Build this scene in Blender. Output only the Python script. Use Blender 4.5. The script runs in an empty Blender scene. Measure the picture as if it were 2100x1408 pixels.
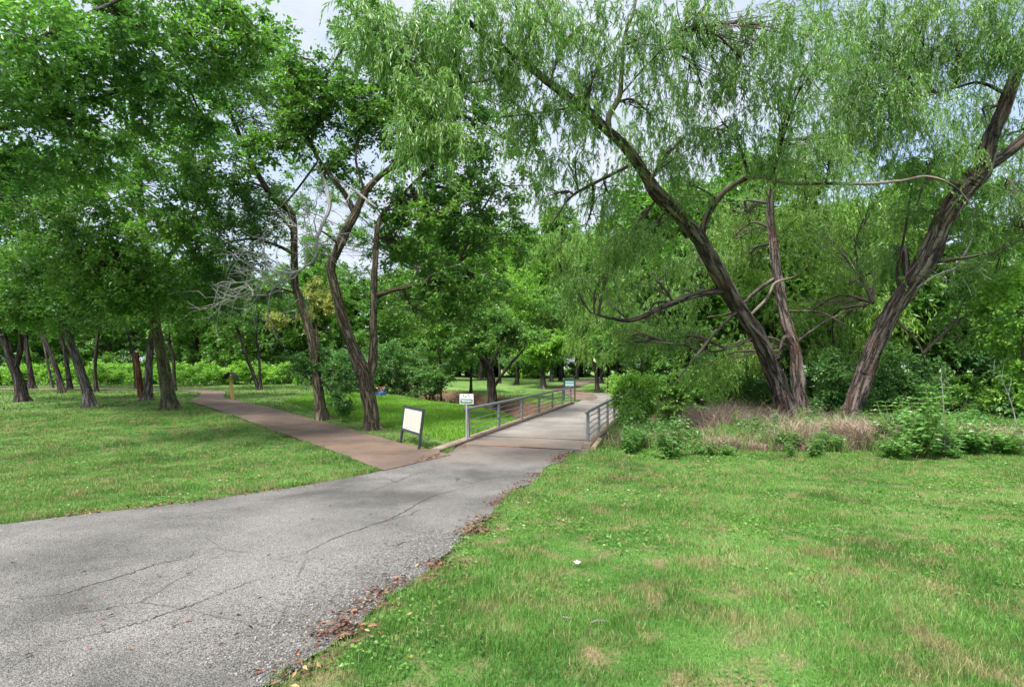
import bpy, math
import numpy as np
from mathutils import Vector
rng = np.random.default_rng(7)
scn = bpy.context.scene
COL = scn.collection

# ---------------------------------------------------------------- camera
F, CX, HY, ZC = 1100.0, 1050.0, 750.0, 2.6        # focal (px at 2100 wide), centre, horizon row, eye height
cam_d = bpy.data.cameras.new('camera'); cam = bpy.data.objects.new('camera', cam_d); COL.objects.link(cam)
cam.location = (0, 0, ZC); cam.rotation_euler = (math.pi/2, 0, 0)
cam_d.sensor_width = 36; cam_d.lens = 36*F/2100; cam_d.shift_y = (HY-704)/2100
cam_d.clip_start = 0.05; cam_d.clip_end = 2000
scn.camera = cam

# ---------------------------------------------------------------- sky and sun
SUN_EL, SUN_AZ = math.radians(58), math.radians(215)
w = bpy.data.worlds.new("World"); scn.world = w; w.use_nodes = True
nt = w.node_tree; nt.nodes.clear()
def N(t, typ, **kw):
    n = t.nodes.new(typ)
    for k, v in kw.items(): setattr(n, k, v)
    return n
wo = N(nt, 'ShaderNodeOutputWorld'); bg = N(nt, 'ShaderNodeBackground'); bg.inputs[1].default_value = 0.14
sky = N(nt, 'ShaderNodeTexSky'); sky.sky_type = 'NISHITA'; sky.sun_disc = False
sky.sun_elevation = SUN_EL; sky.sun_rotation = SUN_AZ; sky.air_density = 1.0; sky.dust_density = 2.0
tc = N(nt, 'ShaderNodeTexCoord'); mp = N(nt, 'ShaderNodeMapping'); mp.inputs['Scale'].default_value = (1, 1, 2.2)
ns = N(nt, 'ShaderNodeTexNoise'); ns.inputs['Scale'].default_value = 2.3; ns.inputs['Detail'].default_value = 6; ns.inputs['Roughness'].default_value = .55
cr = N(nt, 'ShaderNodeValToRGB'); cr.color_ramp.elements[0].position = .33; cr.color_ramp.elements[1].position = .58
cr.color_ramp.elements[0].color = (.35, .35, .35, 1)
mx = N(nt, 'ShaderNodeMix', data_type='RGBA')
sz_ = N(nt, 'ShaderNodeSeparateXYZ'); nt.links.new(tc.outputs['Generated'], sz_.inputs[0])
cz = N(nt, 'ShaderNodeValToRGB'); nt.links.new(sz_.outputs[2], cz.inputs[0])
cz.color_ramp.elements[0].position = .56; cz.color_ramp.elements[0].color = (.225, .245, .285, 1)
cz.color_ramp.elements[1].position = .95; cz.color_ramp.elements[1].color = (1, 1, 1.02, 1)
cs = N(nt, 'ShaderNodeVectorMath', operation='SCALE'); cs.inputs['Scale'].default_value = 12.5; nt.links.new(cz.outputs[0], cs.inputs[0])
nt.links.new(cs.outputs[0], mx.inputs['B'])
L = nt.links.new
L(tc.outputs['Generated'], mp.inputs[0]); L(mp.outputs[0], ns.inputs['Vector']); L(ns.outputs['Fac'], cr.inputs[0])
L(cr.outputs[0], mx.inputs['Factor']); L(sky.outputs[0], mx.inputs['A']); L(mx.outputs['Result'], bg.inputs[0]); L(bg.outputs[0], wo.inputs[0])
sd = bpy.data.lights.new('sun', 'SUN'); sun = bpy.data.objects.new('sun', sd); COL.objects.link(sun)
sd.energy = 4.2; sd.angle = math.radians(15); sd.color = (1, .96, .9)
sdir = Vector((math.sin(SUN_AZ)*math.cos(SUN_EL), math.cos(SUN_AZ)*math.cos(SUN_EL), math.sin(SUN_EL)))
sun.rotation_euler = sdir.to_track_quat('Z', 'Y').to_euler(); sun.location = sdir*60
scn.view_settings.view_transform = 'Standard'; scn.view_settings.look = 'None'
scn.view_settings.exposure = 1.12; scn.view_settings.gamma = 1
scn.render.engine = 'CYCLES'
cy = scn.cycles; cy.max_bounces = 8; cy.diffuse_bounces = 4; cy.glossy_bounces = 2; cy.transmission_bounces = 5; cy.transparent_max_bounces = 4
cy.use_adaptive_sampling = True; cy.adaptive_threshold = 0.02; cy.use_denoising = True

# ---------------------------------------------------------------- numeric helpers
def sm(a, b, x):
    t = np.clip((x-a)/(b-a), 0, 1); return t*t*(3-2*t)
_pt = rng.random((64, 64))
def vnoise(x, y, s=1.0):
    x = np.asarray(x, float)*s; y = np.asarray(y, float)*s
    xi = np.floor(x).astype(int); yi = np.floor(y).astype(int); fx = x-xi; fy = y-yi
    fx = fx*fx*(3-2*fx); fy = fy*fy*(3-2*fy)
    g = lambda a, b: _pt[a % 64, b % 64]
    return (g(xi, yi)*(1-fx)+g(xi+1, yi)*fx)*(1-fy)+(g(xi, yi+1)*(1-fx)+g(xi+1, yi+1)*fx)*fy
def fbm(x, y, s=1.0): return .55*vnoise(x, y, s)+.3*vnoise(x+7.3, y-3.1, 2.1*s)+.15*vnoise(x-1.7, y+9.9, 4.3*s)
def poly_dist(x, y, pts):
    x = np.asarray(x, float); y = np.asarray(y, float); d = np.full(x.shape, 1e9)
    for (ax, ay), (bx, by) in zip(pts[:-1], pts[1:]):
        vx, vy = bx-ax, by-ay; t = np.clip(((x-ax)*vx+(y-ay)*vy)/(vx*vx+vy*vy), 0, 1)
        d = np.minimum(d, np.hypot(x-ax-t*vx, y-ay-t*vy))
    return d
def inside(x, y, poly):
    x = np.asarray(x, float); y = np.asarray(y, float); r = np.zeros(x.shape, bool); n = len(poly)
    for i in range(n):
        x1, y1 = poly[i]; x2, y2 = poly[(i+1) % n]
        if y1 == y2: continue
        c = ((y1 > y) != (y2 > y)) & (x < (x2-x1)*(y-y1)/(y2-y1)+x1); r ^= c
    return r
CREEK = [(-60, 74), (-30, 62), (-12, 50), (-5, 42.5), (-.5, 36.5), (2.2, 31), (3.6, 25.5), (7.8, 26.3), (13, 29.3), (20, 31.4), (32, 34), (60, 38)]
def H(x, y):
    x = np.asarray(x, float); y = np.asarray(y, float)
    z = .45*(1-sm(4, 14, y))
    z = z+.65*sm(15, 36, y)*sm(6, 13, -x) + .9*sm(36, 62, y)*(1-sm(6, 13, -x)) + .35*sm(36, 60, y)*sm(6, 13, -x)
    z = z+.10*(fbm(x, y, .12)-.5)*sm(3, 8, np.abs(x)+y*.2)
    d = poly_dist(x, y, CREEK)+.9*(fbm(x, y, .5)-.5)
    z = z-1.9*(1-sm(1.1, 3.3, d))
    z = z-1.3*(1-sm(.8, 2.6, np.hypot((x-5.6), (y-21.3)*.8)))
    return z
def P(px, py, d): return np.array([(px-CX)/F*d, d, ZC+(HY-py)/F*d])
def GP(px, py):
    z = 0.0
    for _ in range(30):
        d = (ZC-z)*F/max(py-HY, 6); z = .5*z+.5*float(H((px-CX)/F*d, d))
    d = (ZC-z)*F/max(py-HY, 6); return np.array([(px-CX)/F*d, d, z])

# ---------------------------------------------------------------- mesh helpers
class Acc:
    def __init__(s): s.v = []; s.q = []; s.m = []; s.r = []; s.b = []; s.n = 0
    def add(s, v, q, m=0, r=None, b=None):
        v = np.asarray(v, float).reshape(-1, 3); q = np.asarray(q, int).reshape(-1, 4)
        s.v.append(v); s.q.append(q+s.n); s.m.append(np.full(len(q), m))
        s.r.append(np.full(len(v), .5) if r is None else r); s.b.append(v if b is None else b); s.n += len(v)
    def mesh(s, name, smooth=False, attrs=True):
        v = np.concatenate(s.v); q = np.concatenate(s.q); m = np.concatenate(s.m)
        me = bpy.data.meshes.new(name)
        me.vertices.add(len(v)); me.vertices.foreach_set('co', v.astype(np.float32).ravel())
        me.loops.add(q.size); me.loops.foreach_set('vertex_index', q.astype(np.int32).ravel())
        me.polygons.add(len(q)); me.polygons.foreach_set('loop_start', np.arange(0, q.size, 4, dtype=np.int32))
        me.polygons.foreach_set('material_index', m.astype(np.int32))
        me.polygons.foreach_set('use_smooth', np.full(len(q), smooth))
        me.update(calc_edges=True)
        if attrs:
            a = me.attributes.new('rnd', 'FLOAT', 'POINT'); a.data.foreach_set('value', np.concatenate(s.r).astype(np.float32))
            a = me.attributes.new('bark', 'FLOAT_VECTOR', 'POINT'); a.data.foreach_set('vector', np.concatenate(s.b).astype(np.float32).ravel())
        return me
    def obj(s, name, mats, parent=None, smooth=False, attrs=True):
        me = s.mesh(name, smooth, attrs); o = bpy.data.objects.new(name, me); COL.objects.link(o)
        for m in (mats if isinstance(mats, (list, tuple)) else [mats]): me.materials.append(m)
        if parent is not None:
            o.parent = parent; o.location = -Vector(parent.location)   # geometry is written in world coordinates
        return o
def tag(o, label=None, cat=None, group=None, kind=None):
    if label: o['label'] = label
    if cat: o['category'] = cat
    if group: o['group'] = group
    if kind: o['kind'] = kind
    return o
def thing(name, loc, label, cat, group=None):
    o = bpy.data.objects.new(name, None); COL.objects.link(o); o.location = Vector([float(c) for c in loc]); o.empty_display_size = .3
    return tag(o, label, cat, group)

def smooth_path(pts, rad, n):
    pts = np.asarray(pts, float); rad = np.asarray(rad, float)
    if len(pts) < 3:
        t = np.linspace(0, 1, n)[:, None]; return pts[0]*(1-t)+pts[-1]*t, rad[0]*(1-t[:, 0])+rad[-1]*t[:, 0]
    p = np.vstack([2*pts[0]-pts[1], pts, 2*pts[-1]-pts[-2]]); out = []
    u = np.linspace(0, len(pts)-1-1e-6, n)
    i = u.astype(int); t = (u-i)[:, None]
    p0, p1, p2, p3 = p[i], p[i+1], p[i+2], p[i+3]
    o = .5*((2*p1)+(-p0+p2)*t+(2*p0-5*p1+4*p2-p3)*t**2+(-p0+3*p1-3*p2+p3)*t**3)
    return o, rad[i]*(1-t[:, 0])+rad[np.minimum(i+1, len(rad)-1)]*t[:, 0]
def tube(acc, pts, rad, n=None, k=10, m=0, flare=0, ridge=0.0, seed=0, wob=0.0, r=.5):
    pts = np.asarray(pts, float)
    ln = np.linalg.norm(np.diff(pts, axis=0), axis=1).sum()
    n = n or max(3, int(len(pts)*3))
    c, ra = smooth_path(pts, rad, n)
    if wob:
        rg = np.random.default_rng(int(abs(seed)*10)+11); o = rg.normal(size=c.shape)*wob; o[0] = 0; c = c+o*ra.mean()
    tg = np.gradient(c, axis=0); tg /= np.linalg.norm(tg, axis=1)[:, None]+1e-9
    up = np.array([0, 1., 0.]) if abs(tg[0][1]) < .9 else np.array([1., 0, 0])
    A = np.cross(up, tg); A /= np.linalg.norm(A, axis=1)[:, None]+1e-9; B = np.cross(tg, A)
    th = np.arange(k)/k*2*np.pi
    s = np.concatenate([[0], np.cumsum(np.linalg.norm(np.diff(c, axis=0), axis=1))])
    R = ra[:, None]*np.ones(k)
    if ridge:
        lo = vnoise(np.cos(th)[None]*1.3+seed+5, np.sin(th)[None]*1.3+s[:, None]*1.1/max(ra[0]*3, .1)+seed+5)-.5
        hi = vnoise(th[None]*k/6.3*.55+seed, s[:, None]*1.6+seed)-.5 if k > 20 else 0
        R = R*(1+ridge*lo*1.3+ridge*.8*hi*2)
    if flare:
        e = np.exp(-s/(.9*ra[0]+.12))[:, None]
        R = R*(1+e*flare*(.45+.75*np.maximum(0, np.sin(th*3+seed)+.5*np.sin(th*5+seed*2)))[None])
    V = c[:, None]+A[:, None]*(np.cos(th)[None, :, None]*R[..., None])+B[:, None]*(np.sin(th)[None, :, None]*R[..., None])
    bk = np.stack([np.cos(th)[None]*ra[:, None]*1.0, np.sin(th)[None]*ra[:, None]*1.0, np.repeat(s[:, None], k, 1)], -1)+seed*3.7
    i = np.arange(n-1)[:, None]; j = np.arange(k)[None]
    q = np.stack([i*k+j, i*k+(j+1) % k, (i+1)*k+(j+1) % k, (i+1)*k+j], -1).reshape(-1, 4)
    acc.add(V.reshape(-1, 3), q, m, np.full(n*k, r), bk.reshape(-1, 3)); return c, ra
def multi_tube(acc, P0, P1, P2, r0, r1, seg=4, m=1):
    """many thin three-sided curved twigs at once: start, middle control, end"""
    n = len(P0)
    if n == 0: return
    t = np.linspace(0, 1, seg+1)[None, :, None]
    c = (1-t)**2*P0[:, None]+2*t*(1-t)*P1[:, None]+t*t*P2[:, None]
    tg = np.gradient(c, axis=1); tg /= np.linalg.norm(tg, axis=2)[..., None]+1e-9
    A = np.cross(tg, np.array([.3, .8, .52])); A /= np.linalg.norm(A, axis=2)[..., None]+1e-9; B = np.cross(tg, A)
    rr = (np.asarray(r0)[:, None]*(1-t[..., 0])+np.asarray(r1)[:, None]*t[..., 0])[..., None]
    th = np.arange(3)/3*2*np.pi
    V = c[:, :, None]+rr[:, :, None]*(A[:, :, None]*np.cos(th)[None, None, :, None]+B[:, :, None]*np.sin(th)[None, None, :, None])
    i = np.arange(seg)[:, None]; j = np.arange(3)[None]
    q = np.stack([i*3+j, i*3+(j+1) % 3, (i+1)*3+(j+1) % 3, (i+1)*3+j], -1).reshape(-1, 4)
    Q = (q[None]+(np.arange(n)*3*(seg+1))[:, None, None]).reshape(-1, 4)
    acc.add(V.reshape(-1, 3), Q, m, np.repeat(rng.random(n), 3*(seg+1)))
def unit(v): return v/(np.linalg.norm(v, axis=-1)[..., None]+1e-9)
def leaves(acc, B, D, L_, W_, fold=.15, m=0, rnd=None, flat=.0):
    n = len(B)
    if n == 0: return
    D = unit(D); X = rng.normal(size=(n, 3)); X[:, 2] *= (1-flat); S = unit(np.cross(D, X+np.array([0, 0, 2.0*flat+1e-4])))
    Nn = np.cross(S, D); L_ = np.broadcast_to(L_, (n,))[:, None]; W_ = np.broadcast_to(W_, (n,))[:, None]
    mid = B+D*L_*.45
    V = np.stack([B, mid+S*W_/2+Nn*W_*fold, B+D*L_-Nn*L_*.08, mid-S*W_/2+Nn*W_*fold], 1)
    rnd = rng.random(n) if rnd is None else rnd
    acc.add(V.reshape(-1, 3), np.arange(n*4).reshape(-1, 4), m, np.repeat(rnd, 4))
def ball(n, shell=.35):
    d = unit(rng.normal(size=(n, 3))); return d*(rng.random(n)**shell)[:, None]

def crown_blob(acc, c, R, nsub, anchors, arad, leaf=.09, kind='broad', dens=1.0, twig_r=.012, hang=1.0):
    """leaf clumps on twigs, joined to the nearest limb by real branches"""
    c = np.asarray(c, float); R = np.asarray(R, float)
    a = anchors[np.argmin(np.linalg.norm(anchors-c, axis=1)+.35*np.maximum(0, anchors[:, 2]-c[2]))]
    S = c+ball(nsub, .45)*R
    L0 = np.linalg.norm(c-a)
    if arad:
        mid = (a+c)/2+np.array([0, 0, .12*L0])+rng.normal(size=3)*.08*L0
        tube(acc, [a, mid, c], [arad*min(1.2, .4+.2*L0), arad*.7, arad*.35], n=7, k=5, m=1)
        t = rng.random(nsub)[:, None]*.9+.1
        st = (1-t)**2*a+2*t*(1-t)*mid+t*t*c; st = np.where((L0 > .3), st, c)
        md = (st+S)/2+rng.normal(size=(nsub, 3))*.12*R+np.array([0, 0, .1*R[2]])
        multi_tube(acc, st, md, S, np.full(nsub, twig_r*1.5), np.full(nsub, twig_r*.5), 4)
    csz = .16*float(np.mean(R))+.36
    if kind == 'broad':
        nt_ = max(3, int(12*dens)); K = 10
        T0 = np.repeat(S, nt_, 0); n = len(T0)
        out = unit(T0-c)*.5
        D = unit(rng.normal(size=(n, 3))*np.array([1, 1, .65])+out+np.array([0, 0, .1]))
        ln = csz*(.55+.75*rng.random(n)); T1 = T0+D*ln[:, None]; T1[:, 2] -= .22*ln*rng.random(n)
        tm = (T0+T1)/2+np.array([0, 0, .06])
        multi_tube(acc, T0, tm, T1, np.full(n, twig_r*.45), np.full(n, twig_r*.2), 2)
        t = (np.arange(K)/K*.85+.2)[None, :, None]
        B = (T0[:, None]*(1-t)+T1[:, None]*t)+rng.normal(size=(n, K, 3))*.045
        LD = unit(D)[:, None]*.55+rng.normal(size=(n, K, 3))*np.array([.75, .75, .45])+np.array([0, 0, -.28])
        base = np.repeat(rng.random(len(S)), nt_*K)
        rn = np.clip(.62*base+.42*rng.random(n*K), 0, 1)
        sz = leaf*1.45*(.7+.6*rng.random(n*K))
        leaves(acc, B.reshape(-1, 3), LD.reshape(-1, 3), sz, sz*.55, rnd=rn, flat=.6)
    else:
        nt_ = max(3, int(20*dens)); K = 22
        T0 = np.repeat(S, nt_, 0)+rng.normal(size=(nsub*nt_, 3))*.22*csz*2; n = len(T0)
        D = rng.normal(size=(n, 3))*np.array([.55, .55, .15]); ln = hang*csz*(.8+.9*rng.random(n))
        T2 = T0+D*ln[:, None]*.8; T2[:, 2] -= ln*(.55+.45*rng.random(n)); tm = T0+D*ln[:, None]*.65; tm[:, 2] += .06*ln
        multi_tube(acc, T0, tm, T2, np.full(n, twig_r*.4), np.full(n, twig_r*.2), 3)
        t = ((np.arange(K)+.5)/K)[None, :, None]
        B = (1-t)**2*T0[:, None]+2*t*(1-t)*tm[:, None]+t*t*T2[:, None]+rng.normal(size=(n, K, 3))*.02
        tg = unit(2*(1-t)*(tm-T0)[:, None]+2*t*(T2-tm)[:, None])
        LD = tg*.6+rng.normal(size=(n, K, 3))*.38+np.array([0, 0, -.55])
        base = np.repeat(rng.random(len(S)), nt_*K); rn = np.clip(.68*base+.38*rng.random(n*K), 0, 1)
        sz = leaf*1.25*(.7+.6*rng.random(n*K))
        leaves(acc, B.reshape(-1, 3), LD.reshape(-1, 3), sz, sz*.2, rnd=rn, fold=.1)

# ---------------------------------------------------------------- materials
def mat(name):
    m = bpy.data.materials.new(name); m.use_nodes = True; t = m.node_tree
    p = t.nodes['Principled BSDF']; return m, t, p
def ramp(t, fac, stops):
    r = N(t, 'ShaderNodeValToRGB'); e = r.color_ramp.elements
    while len(e) > 1: e.remove(e[-1])
    e[0].position, e[0].color = stops[0][0], (*stops[0][1], 1)
    for p_, c in stops[1:]: x = e.new(p_); x.color = (*c, 1)
    t.links.new(fac, r.inputs[0]); return r.outputs[0]
def noise(t, vec, scale, detail=4, rough=.55, out='Fac'):
    n = N(t, 'ShaderNodeTexNoise'); n.inputs['Scale'].default_value = scale; n.inputs['Detail'].default_value = detail; n.inputs['Roughness'].default_value = rough
    if vec is not None: t.links.new(vec, n.inputs['Vector'])
    return n.outputs[out]
def mixc(t, f, a, b, blend='MIX'):
    n = N(t, 'ShaderNodeMix', data_type='RGBA', blend_type=blend)
    for k, v in (('Factor', f), ('A', a), ('B', b)):
        s = n.inputs[k] if k != 'Factor' else n.inputs[0]
        if k != 'Factor': s = n.inputs[6 if k == 'A' else 7]
        if isinstance(v, bpy.types.NodeSocket): t.links.new(v, s)
        elif isinstance(v, (int, float)): s.default_value = v
        else: s.default_value = (*v, 1)
    return n.outputs[2]
def mth(t, op, a, b=0.0, clamp=False):
    n = N(t, 'ShaderNodeMath', operation=op); n.use_clamp = clamp
    for i, v in enumerate((a, b)):
        if isinstance(v, bpy.types.NodeSocket): t.links.new(v, n.inputs[i])
        else: n.inputs[i].default_value = v
    return n.outputs[0]
def bump(t, p, h, strength=.5, dist=.02):
    b = N(t, 'ShaderNodeBump'); b.inputs['Strength'].default_value = strength; b.inputs['Distance'].default_value = dist
    t.links.new(h, b.inputs['Height']); t.links.new(b.outputs[0], p.inputs['Normal'])
def geo(t): return N(t, 'ShaderNodeNewGeometry').outputs['Position']
def attr(t, n, o='Fac'): a = N(t, 'ShaderNodeAttribute', attribute_name=n); return a.outputs[o]
def leaf_mat(name, dark, midc, lightc, tr=.45, rough=.38, spec=.5, yellow=None):
    m, t, p = mat(name)
    r = attr(t, 'rnd'); stops = [(0, dark), (.5, midc), (.9, lightc)]
    if yellow: stops.append((.985, lightc)); stops.append((1.0, yellow))
    c = ramp(t, r, stops)
    big = noise(t, geo(t), .35, 2)
    c2 = mixc(t, mth(t, 'MULTIPLY', mth(t, 'SUBTRACT', big, .35), 1.3, True), c, tuple(min(1, x*y) for x, y in zip(lightc, (1.15, 1.05, .8))))
    t.links.new(c2, p.inputs['Base Color']); p.inputs['Roughness'].default_value = rough; p.inputs['Specular IOR Level'].default_value = spec
    tb = N(t, 'ShaderNodeBsdfTranslucent'); tcol = mixc(t, 1.0, c2, (1.0, 1.25, .55), 'MULTIPLY'); t.links.new(tcol, tb.inputs[0])
    ms = N(t, 'ShaderNodeMixShader'); ms.inputs[0].default_value = tr
    t.links.new(p.outputs[0], ms.inputs[1]); t.links.new(tb.outputs[0], ms.inputs[2]); t.links.new(ms.outputs[0], t.nodes['Material Output'].inputs[0])
    return m
def bark_mat(name, dark, light, sc=9, moss=None, furrow=1.0, red=None):
    m, t, p = mat(name)
    v = attr(t, 'bark', 'Vector'); mpn = N(t, 'ShaderNodeMapping'); mpn.inputs['Scale'].default_value = (1, 1, .22); t.links.new(v, mpn.inputs[0])
    mpn.inputs['Scale'].default_value = (1, 1, .13)
    dis = noise(t, v, sc*.5, 3, out='Color'); mv = mixc(t, .05, mpn.outputs[0], dis)
    def rg_(q): return mth(t, 'MULTIPLY', mth(t, 'ABSOLUTE', mth(t, 'SUBTRACT', noise(t, mv, q, 3, .5), .5)), 7.0, True)
    n1 = noise(t, mpn.outputs[0], sc*3.0, 6, .75); n2 = noise(t, v, sc*1.1, 5, .7)
    h = mth(t, 'ADD', mth(t, 'MULTIPLY', rg_(sc*.75), .55*furrow), mth(t, 'ADD', mth(t, 'MULTIPLY', n1, .45), mth(t, 'MULTIPLY', n2, .35)))
    c = ramp(t, h, [(.38, dark), (.66, tuple(a*.6+b*.4 for a, b in zip(dark, light))), (1.0, light)])
    if red: c = mixc(t, mth(t, 'MULTIPLY', mth(t, 'SUBTRACT', noise(t, v, 1.7, 3), .5), 2.5, True), c, red)
    if moss: c = mixc(t, mth(t, 'MULTIPLY', mth(t, 'SUBTRACT', noise(t, v, 5, 5, .7), .47), 6, True), c, moss)
    t.links.new(c, p.inputs['Base Color']); p.inputs['Roughness'].default_value = .9; p.inputs['Specular IOR Level'].default_value = .2
    bump(t, p, h, 1.0, .09); return m
def plain(name, c, rough=.7, metal=0, var=.25, sc=8, bmp=0.0):
    m, t, p = mat(name)
    n_ = noise(t, geo(t), sc, 5, .6)
    cc = ramp(t, n_, [(.25, tuple(x*(1-var) for x in c)), (.75, tuple(min(1, x*(1+var)) for x in c))])
    t.links.new(cc, p.inputs['Base Color']); p.inputs['Roughness'].default_value = rough; p.inputs['Metallic'].default_value = metal
    if bmp: bump(t, p, n_, bmp, .01)
    return m
M = {}
M['leaf_deep'] = leaf_mat('leaf_deep', (.04, .115, .025), (.075, .19, .035), (.16, .31, .065), yellow=(.25, .24, .03))
M['leaf_mid'] = leaf_mat('leaf_mid', (.05, .14, .022), (.09, .23, .037), (.18, .35, .065), yellow=(.3, .26, .04))
M['leaf_light'] = leaf_mat('leaf_light', (.09, .22, .028), (.16, .33, .045), (.25, .45, .07))
M['leaf_ash'] = leaf_mat('leaf_ash', (.045, .13, .03), (.085, .225, .045), (.20, .37, .10), tr=.5, yellow=(.3, .34, .06))
M['leaf_cool'] = leaf_mat('leaf_cool', (.038, .115, .033), (.068, .18, .048), (.14, .28, .085))
M['leaf_yellow'] = leaf_mat('leaf_yellow', (.13, .19, .035), (.22, .26, .06), (.34, .34, .11))
M['leaf_willow'] = leaf_mat('leaf_willow', (.055, .15, .03), (.105, .245, .045), (.20, .36, .085), tr=.35, yellow=(.32, .3, .08))
M['leaf_willow_far'] = leaf_mat('leaf_willow_far', (.065, .155, .024), (.12, .26, .038), (.20, .36, .06), tr=.4)
M['leaf_weed'] = leaf_mat('leaf_weed', (.05, .15, .035), (.09, .24, .05), (.15, .33, .08))
M['bark_dark'] = bark_mat('bark_dark', (.012, .010, .009), (.085, .072, .062), 10)
M['bark_brown'] = bark_mat('bark_brown', (.022, .018, .012), (.20, .165, .115), 12)
M['bark_grey'] = bark_mat('bark_grey', (.03, .026, .026), (.20, .175, .165), 11)
M['bark_moss'] = bark_mat('bark_moss', (.025, .022, .014), (.17, .15, .11), 11, moss=(.10, .13, .035))
M['bark_willow'] = bark_mat('bark_willow', (.012, .010, .009), (.20, .165, .145), 7, furrow=1.3, red=(.13, .055, .035))
M['bark_dead'] = bark_mat('bark_dead', (.22, .215, .21), (.62, .60, .57), 14, furrow=.5)
M['bark_raw'] = bark_mat('bark_raw', (.05, .02, .012), (.24, .11, .06), 9)
M['twig'] = plain('twig', (.05, .038, .028), .9)
M['twig_green'] = plain('twig_green', (.16, .17, .06), .8)
M['steel'] = plain('steel', (.22, .235, .25), .5, .6, .25, 6)
M['frame_dark'] = plain('frame_dark', (.03, .035, .045), .5)

# ---------------------------------------------------------------- ground and paths
def GPs(l): return np.array([GP(*p) for p in l])
bd = np.array([.297, .955]); bn = np.array([.955, -.297]); b0 = np.array([-1.43, 18.45])
ROAD_L = np.vstack([[-60, 11.2, 0], [-30, 9.9, 0], [-14, 9.0, 0], GPs([(0, 1076), (200, 1052), (400, 1030), (600, 1000), (780, 966), (870, 944), (925, 926)]), [[*(b0+bd*-.5+bn*0), 0]]])
ROAD_R = np.vstack([[-58, -5, 0], [-20, -3.0, 0], [-5.5, .3, 0], GPs([(560, 1408), (720, 1275), (860, 1175), (960, 1095), (1020, 1035), (1085, 985), (1140, 946), (1186, 921)]), [[*(b0+bd*-.5+bn*3.95), 0]]])
PATH_N = np.vstack([GPs([(786, 966), (700, 932), (600, 896), (500, 860), (420, 833), (392, 825), (396, 818), (410, 812), (412, 805), (380, 801.5), (300, 800), (150, 798.5)]), [[-60, 40, 0]]])
PATH_F = np.vstack([GPs([(925, 933), (820, 909), (720, 880), (640, 859), (560, 838), (490, 823), (458, 815), (462, 808), (462, 803), (425, 798), (300, 796.5), (150, 795)]), [[-60, 43, 0]]])
bd = np.array([.297, .955]); bn = np.array([.955, -.297])           # bridge direction and its right-hand normal
bw = 3.95
def BR(s, t): q = b0+bd*s+bn*t; return q                                # s along, t across from the left kerb
def resamp(E, n):
    d = np.concatenate([[0], np.cumsum(np.linalg.norm(np.diff(E[:, :2], axis=0), axis=1))]); u = np.linspace(0, d[-1], n)
    return np.stack([np.interp(u, d, E[:, i]) for i in range(2)], 1)
def strip(E0, E1, n, k, lift, rag=0.0, zf=None):
    A, B = resamp(E0, n), resamp(E1, n)
    if rag:
        u = np.arange(n); B = B+np.stack([(fbm(B[:, 0], B[:, 1], 1.4)-.5)*rag, (fbm(B[:, 1], B[:, 0], 1.7)-.5)*rag], 1)
        A = A+np.stack([(fbm(A[:, 0]+5, A[:, 1], 1.0)-.5)*rag*.4, (fbm(A[:, 1]+3, A[:, 0], 1.0)-.5)*rag*.4], 1)
    t = np.linspace(0, 1, k)[None, :, None]; G = A[:, None]*(1-t)+B[:, None]*t
    z = (H(G[..., 0], G[..., 1]) if zf is None else zf(G[..., 0], G[..., 1]))+lift
    V = np.concatenate([G, z[..., None]], -1).reshape(-1, 3)
    i = np.arange(n-1)[:, None]; j = np.arange(k-1)[None]
    return V, np.stack([i*k+j, i*k+j+1, (i+1)*k+j+1, (i+1)*k+j], -1).reshape(-1, 4), np.vstack([A, B[::-1]])
road_v, road_q, road_poly = strip(ROAD_L, ROAD_R, 260, 40, .012, rag=.55)
path_v, path_q, path_poly = strip(PATH_N, PATH_F, 240, 10, .02, rag=.0)
far_c = np.array([BR(22.5, .6), BR(27, -1.0), [4.6, 50], [6.5, 55], [9, 62], [12, 70], [18, 80], [30, 92]])
fn = np.gradient(far_c, axis=0); fn = np.stack([fn[:, 1], -fn[:, 0]], 1)/np.linalg.norm(fn, axis=1)[:, None]
far_v, far_q, far_poly = strip(far_c-fn*1.1, far_c+fn*1.1, 120, 6, .02)
turn_c = np.array([BR(25.5, 2.4), BR(30, 3.5), [10.5, 49], [15, 51], [24, 51.5], [40, 52]])
tn = np.gradient(turn_c, axis=0); tn = np.stack([tn[:, 1], -tn[:, 0]], 1)/np.linalg.norm(tn, axis=1)[:, None]
turn_v, turn_q, turn_poly = strip(turn_c-tn*1.7, turn_c+tn*1.7, 60, 8, .026)
xs = np.concatenate([-np.geomspace(12, 260, 90)[::-1], np.linspace(-11.9, 24, 300), np.geomspace(24.2, 260, 80)])
ys = np.concatenate([np.linspace(-40, 3, 24)[:-1], np.linspace(3, 50, 390), np.geomspace(50.3, 420, 90)])
GX, GY = np.meshgrid(xs, ys); GZ = H(GX, GY)
paved = inside(GX, GY, road_poly) | inside(GX, GY, path_poly) | inside(GX, GY, far_poly) | inside(GX, GY, turn_poly)
deckm = inside(GX, GY, [BR(-1.6, -.1), BR(28, -.1), BR(28, bw+.1), BR(-1.6, bw+.1)])
GZ = GZ-.05*paved; GZ = np.where(deckm, np.minimum(GZ, -.12), GZ)
ny, nx = GX.shape; i = np.arange(ny-1)[:, None]; j = np.arange(nx-1)[None]
g = Acc(); bank = poly_dist(GX, GY, CREEK)
dirt = (1-sm(2.6, 4.4, bank+2.2*(fbm(GX, GY, .6)-.5)))
pe = np.minimum.reduce([poly_dist(GX, GY, np.vstack([p, p[:1]]).tolist()) for p in (road_poly[::6], path_poly[::6])])
dirt = np.maximum(dirt, .8*(1-sm(0, .35, pe))*(fbm(GX, GY, 2.2) > .42))
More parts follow.
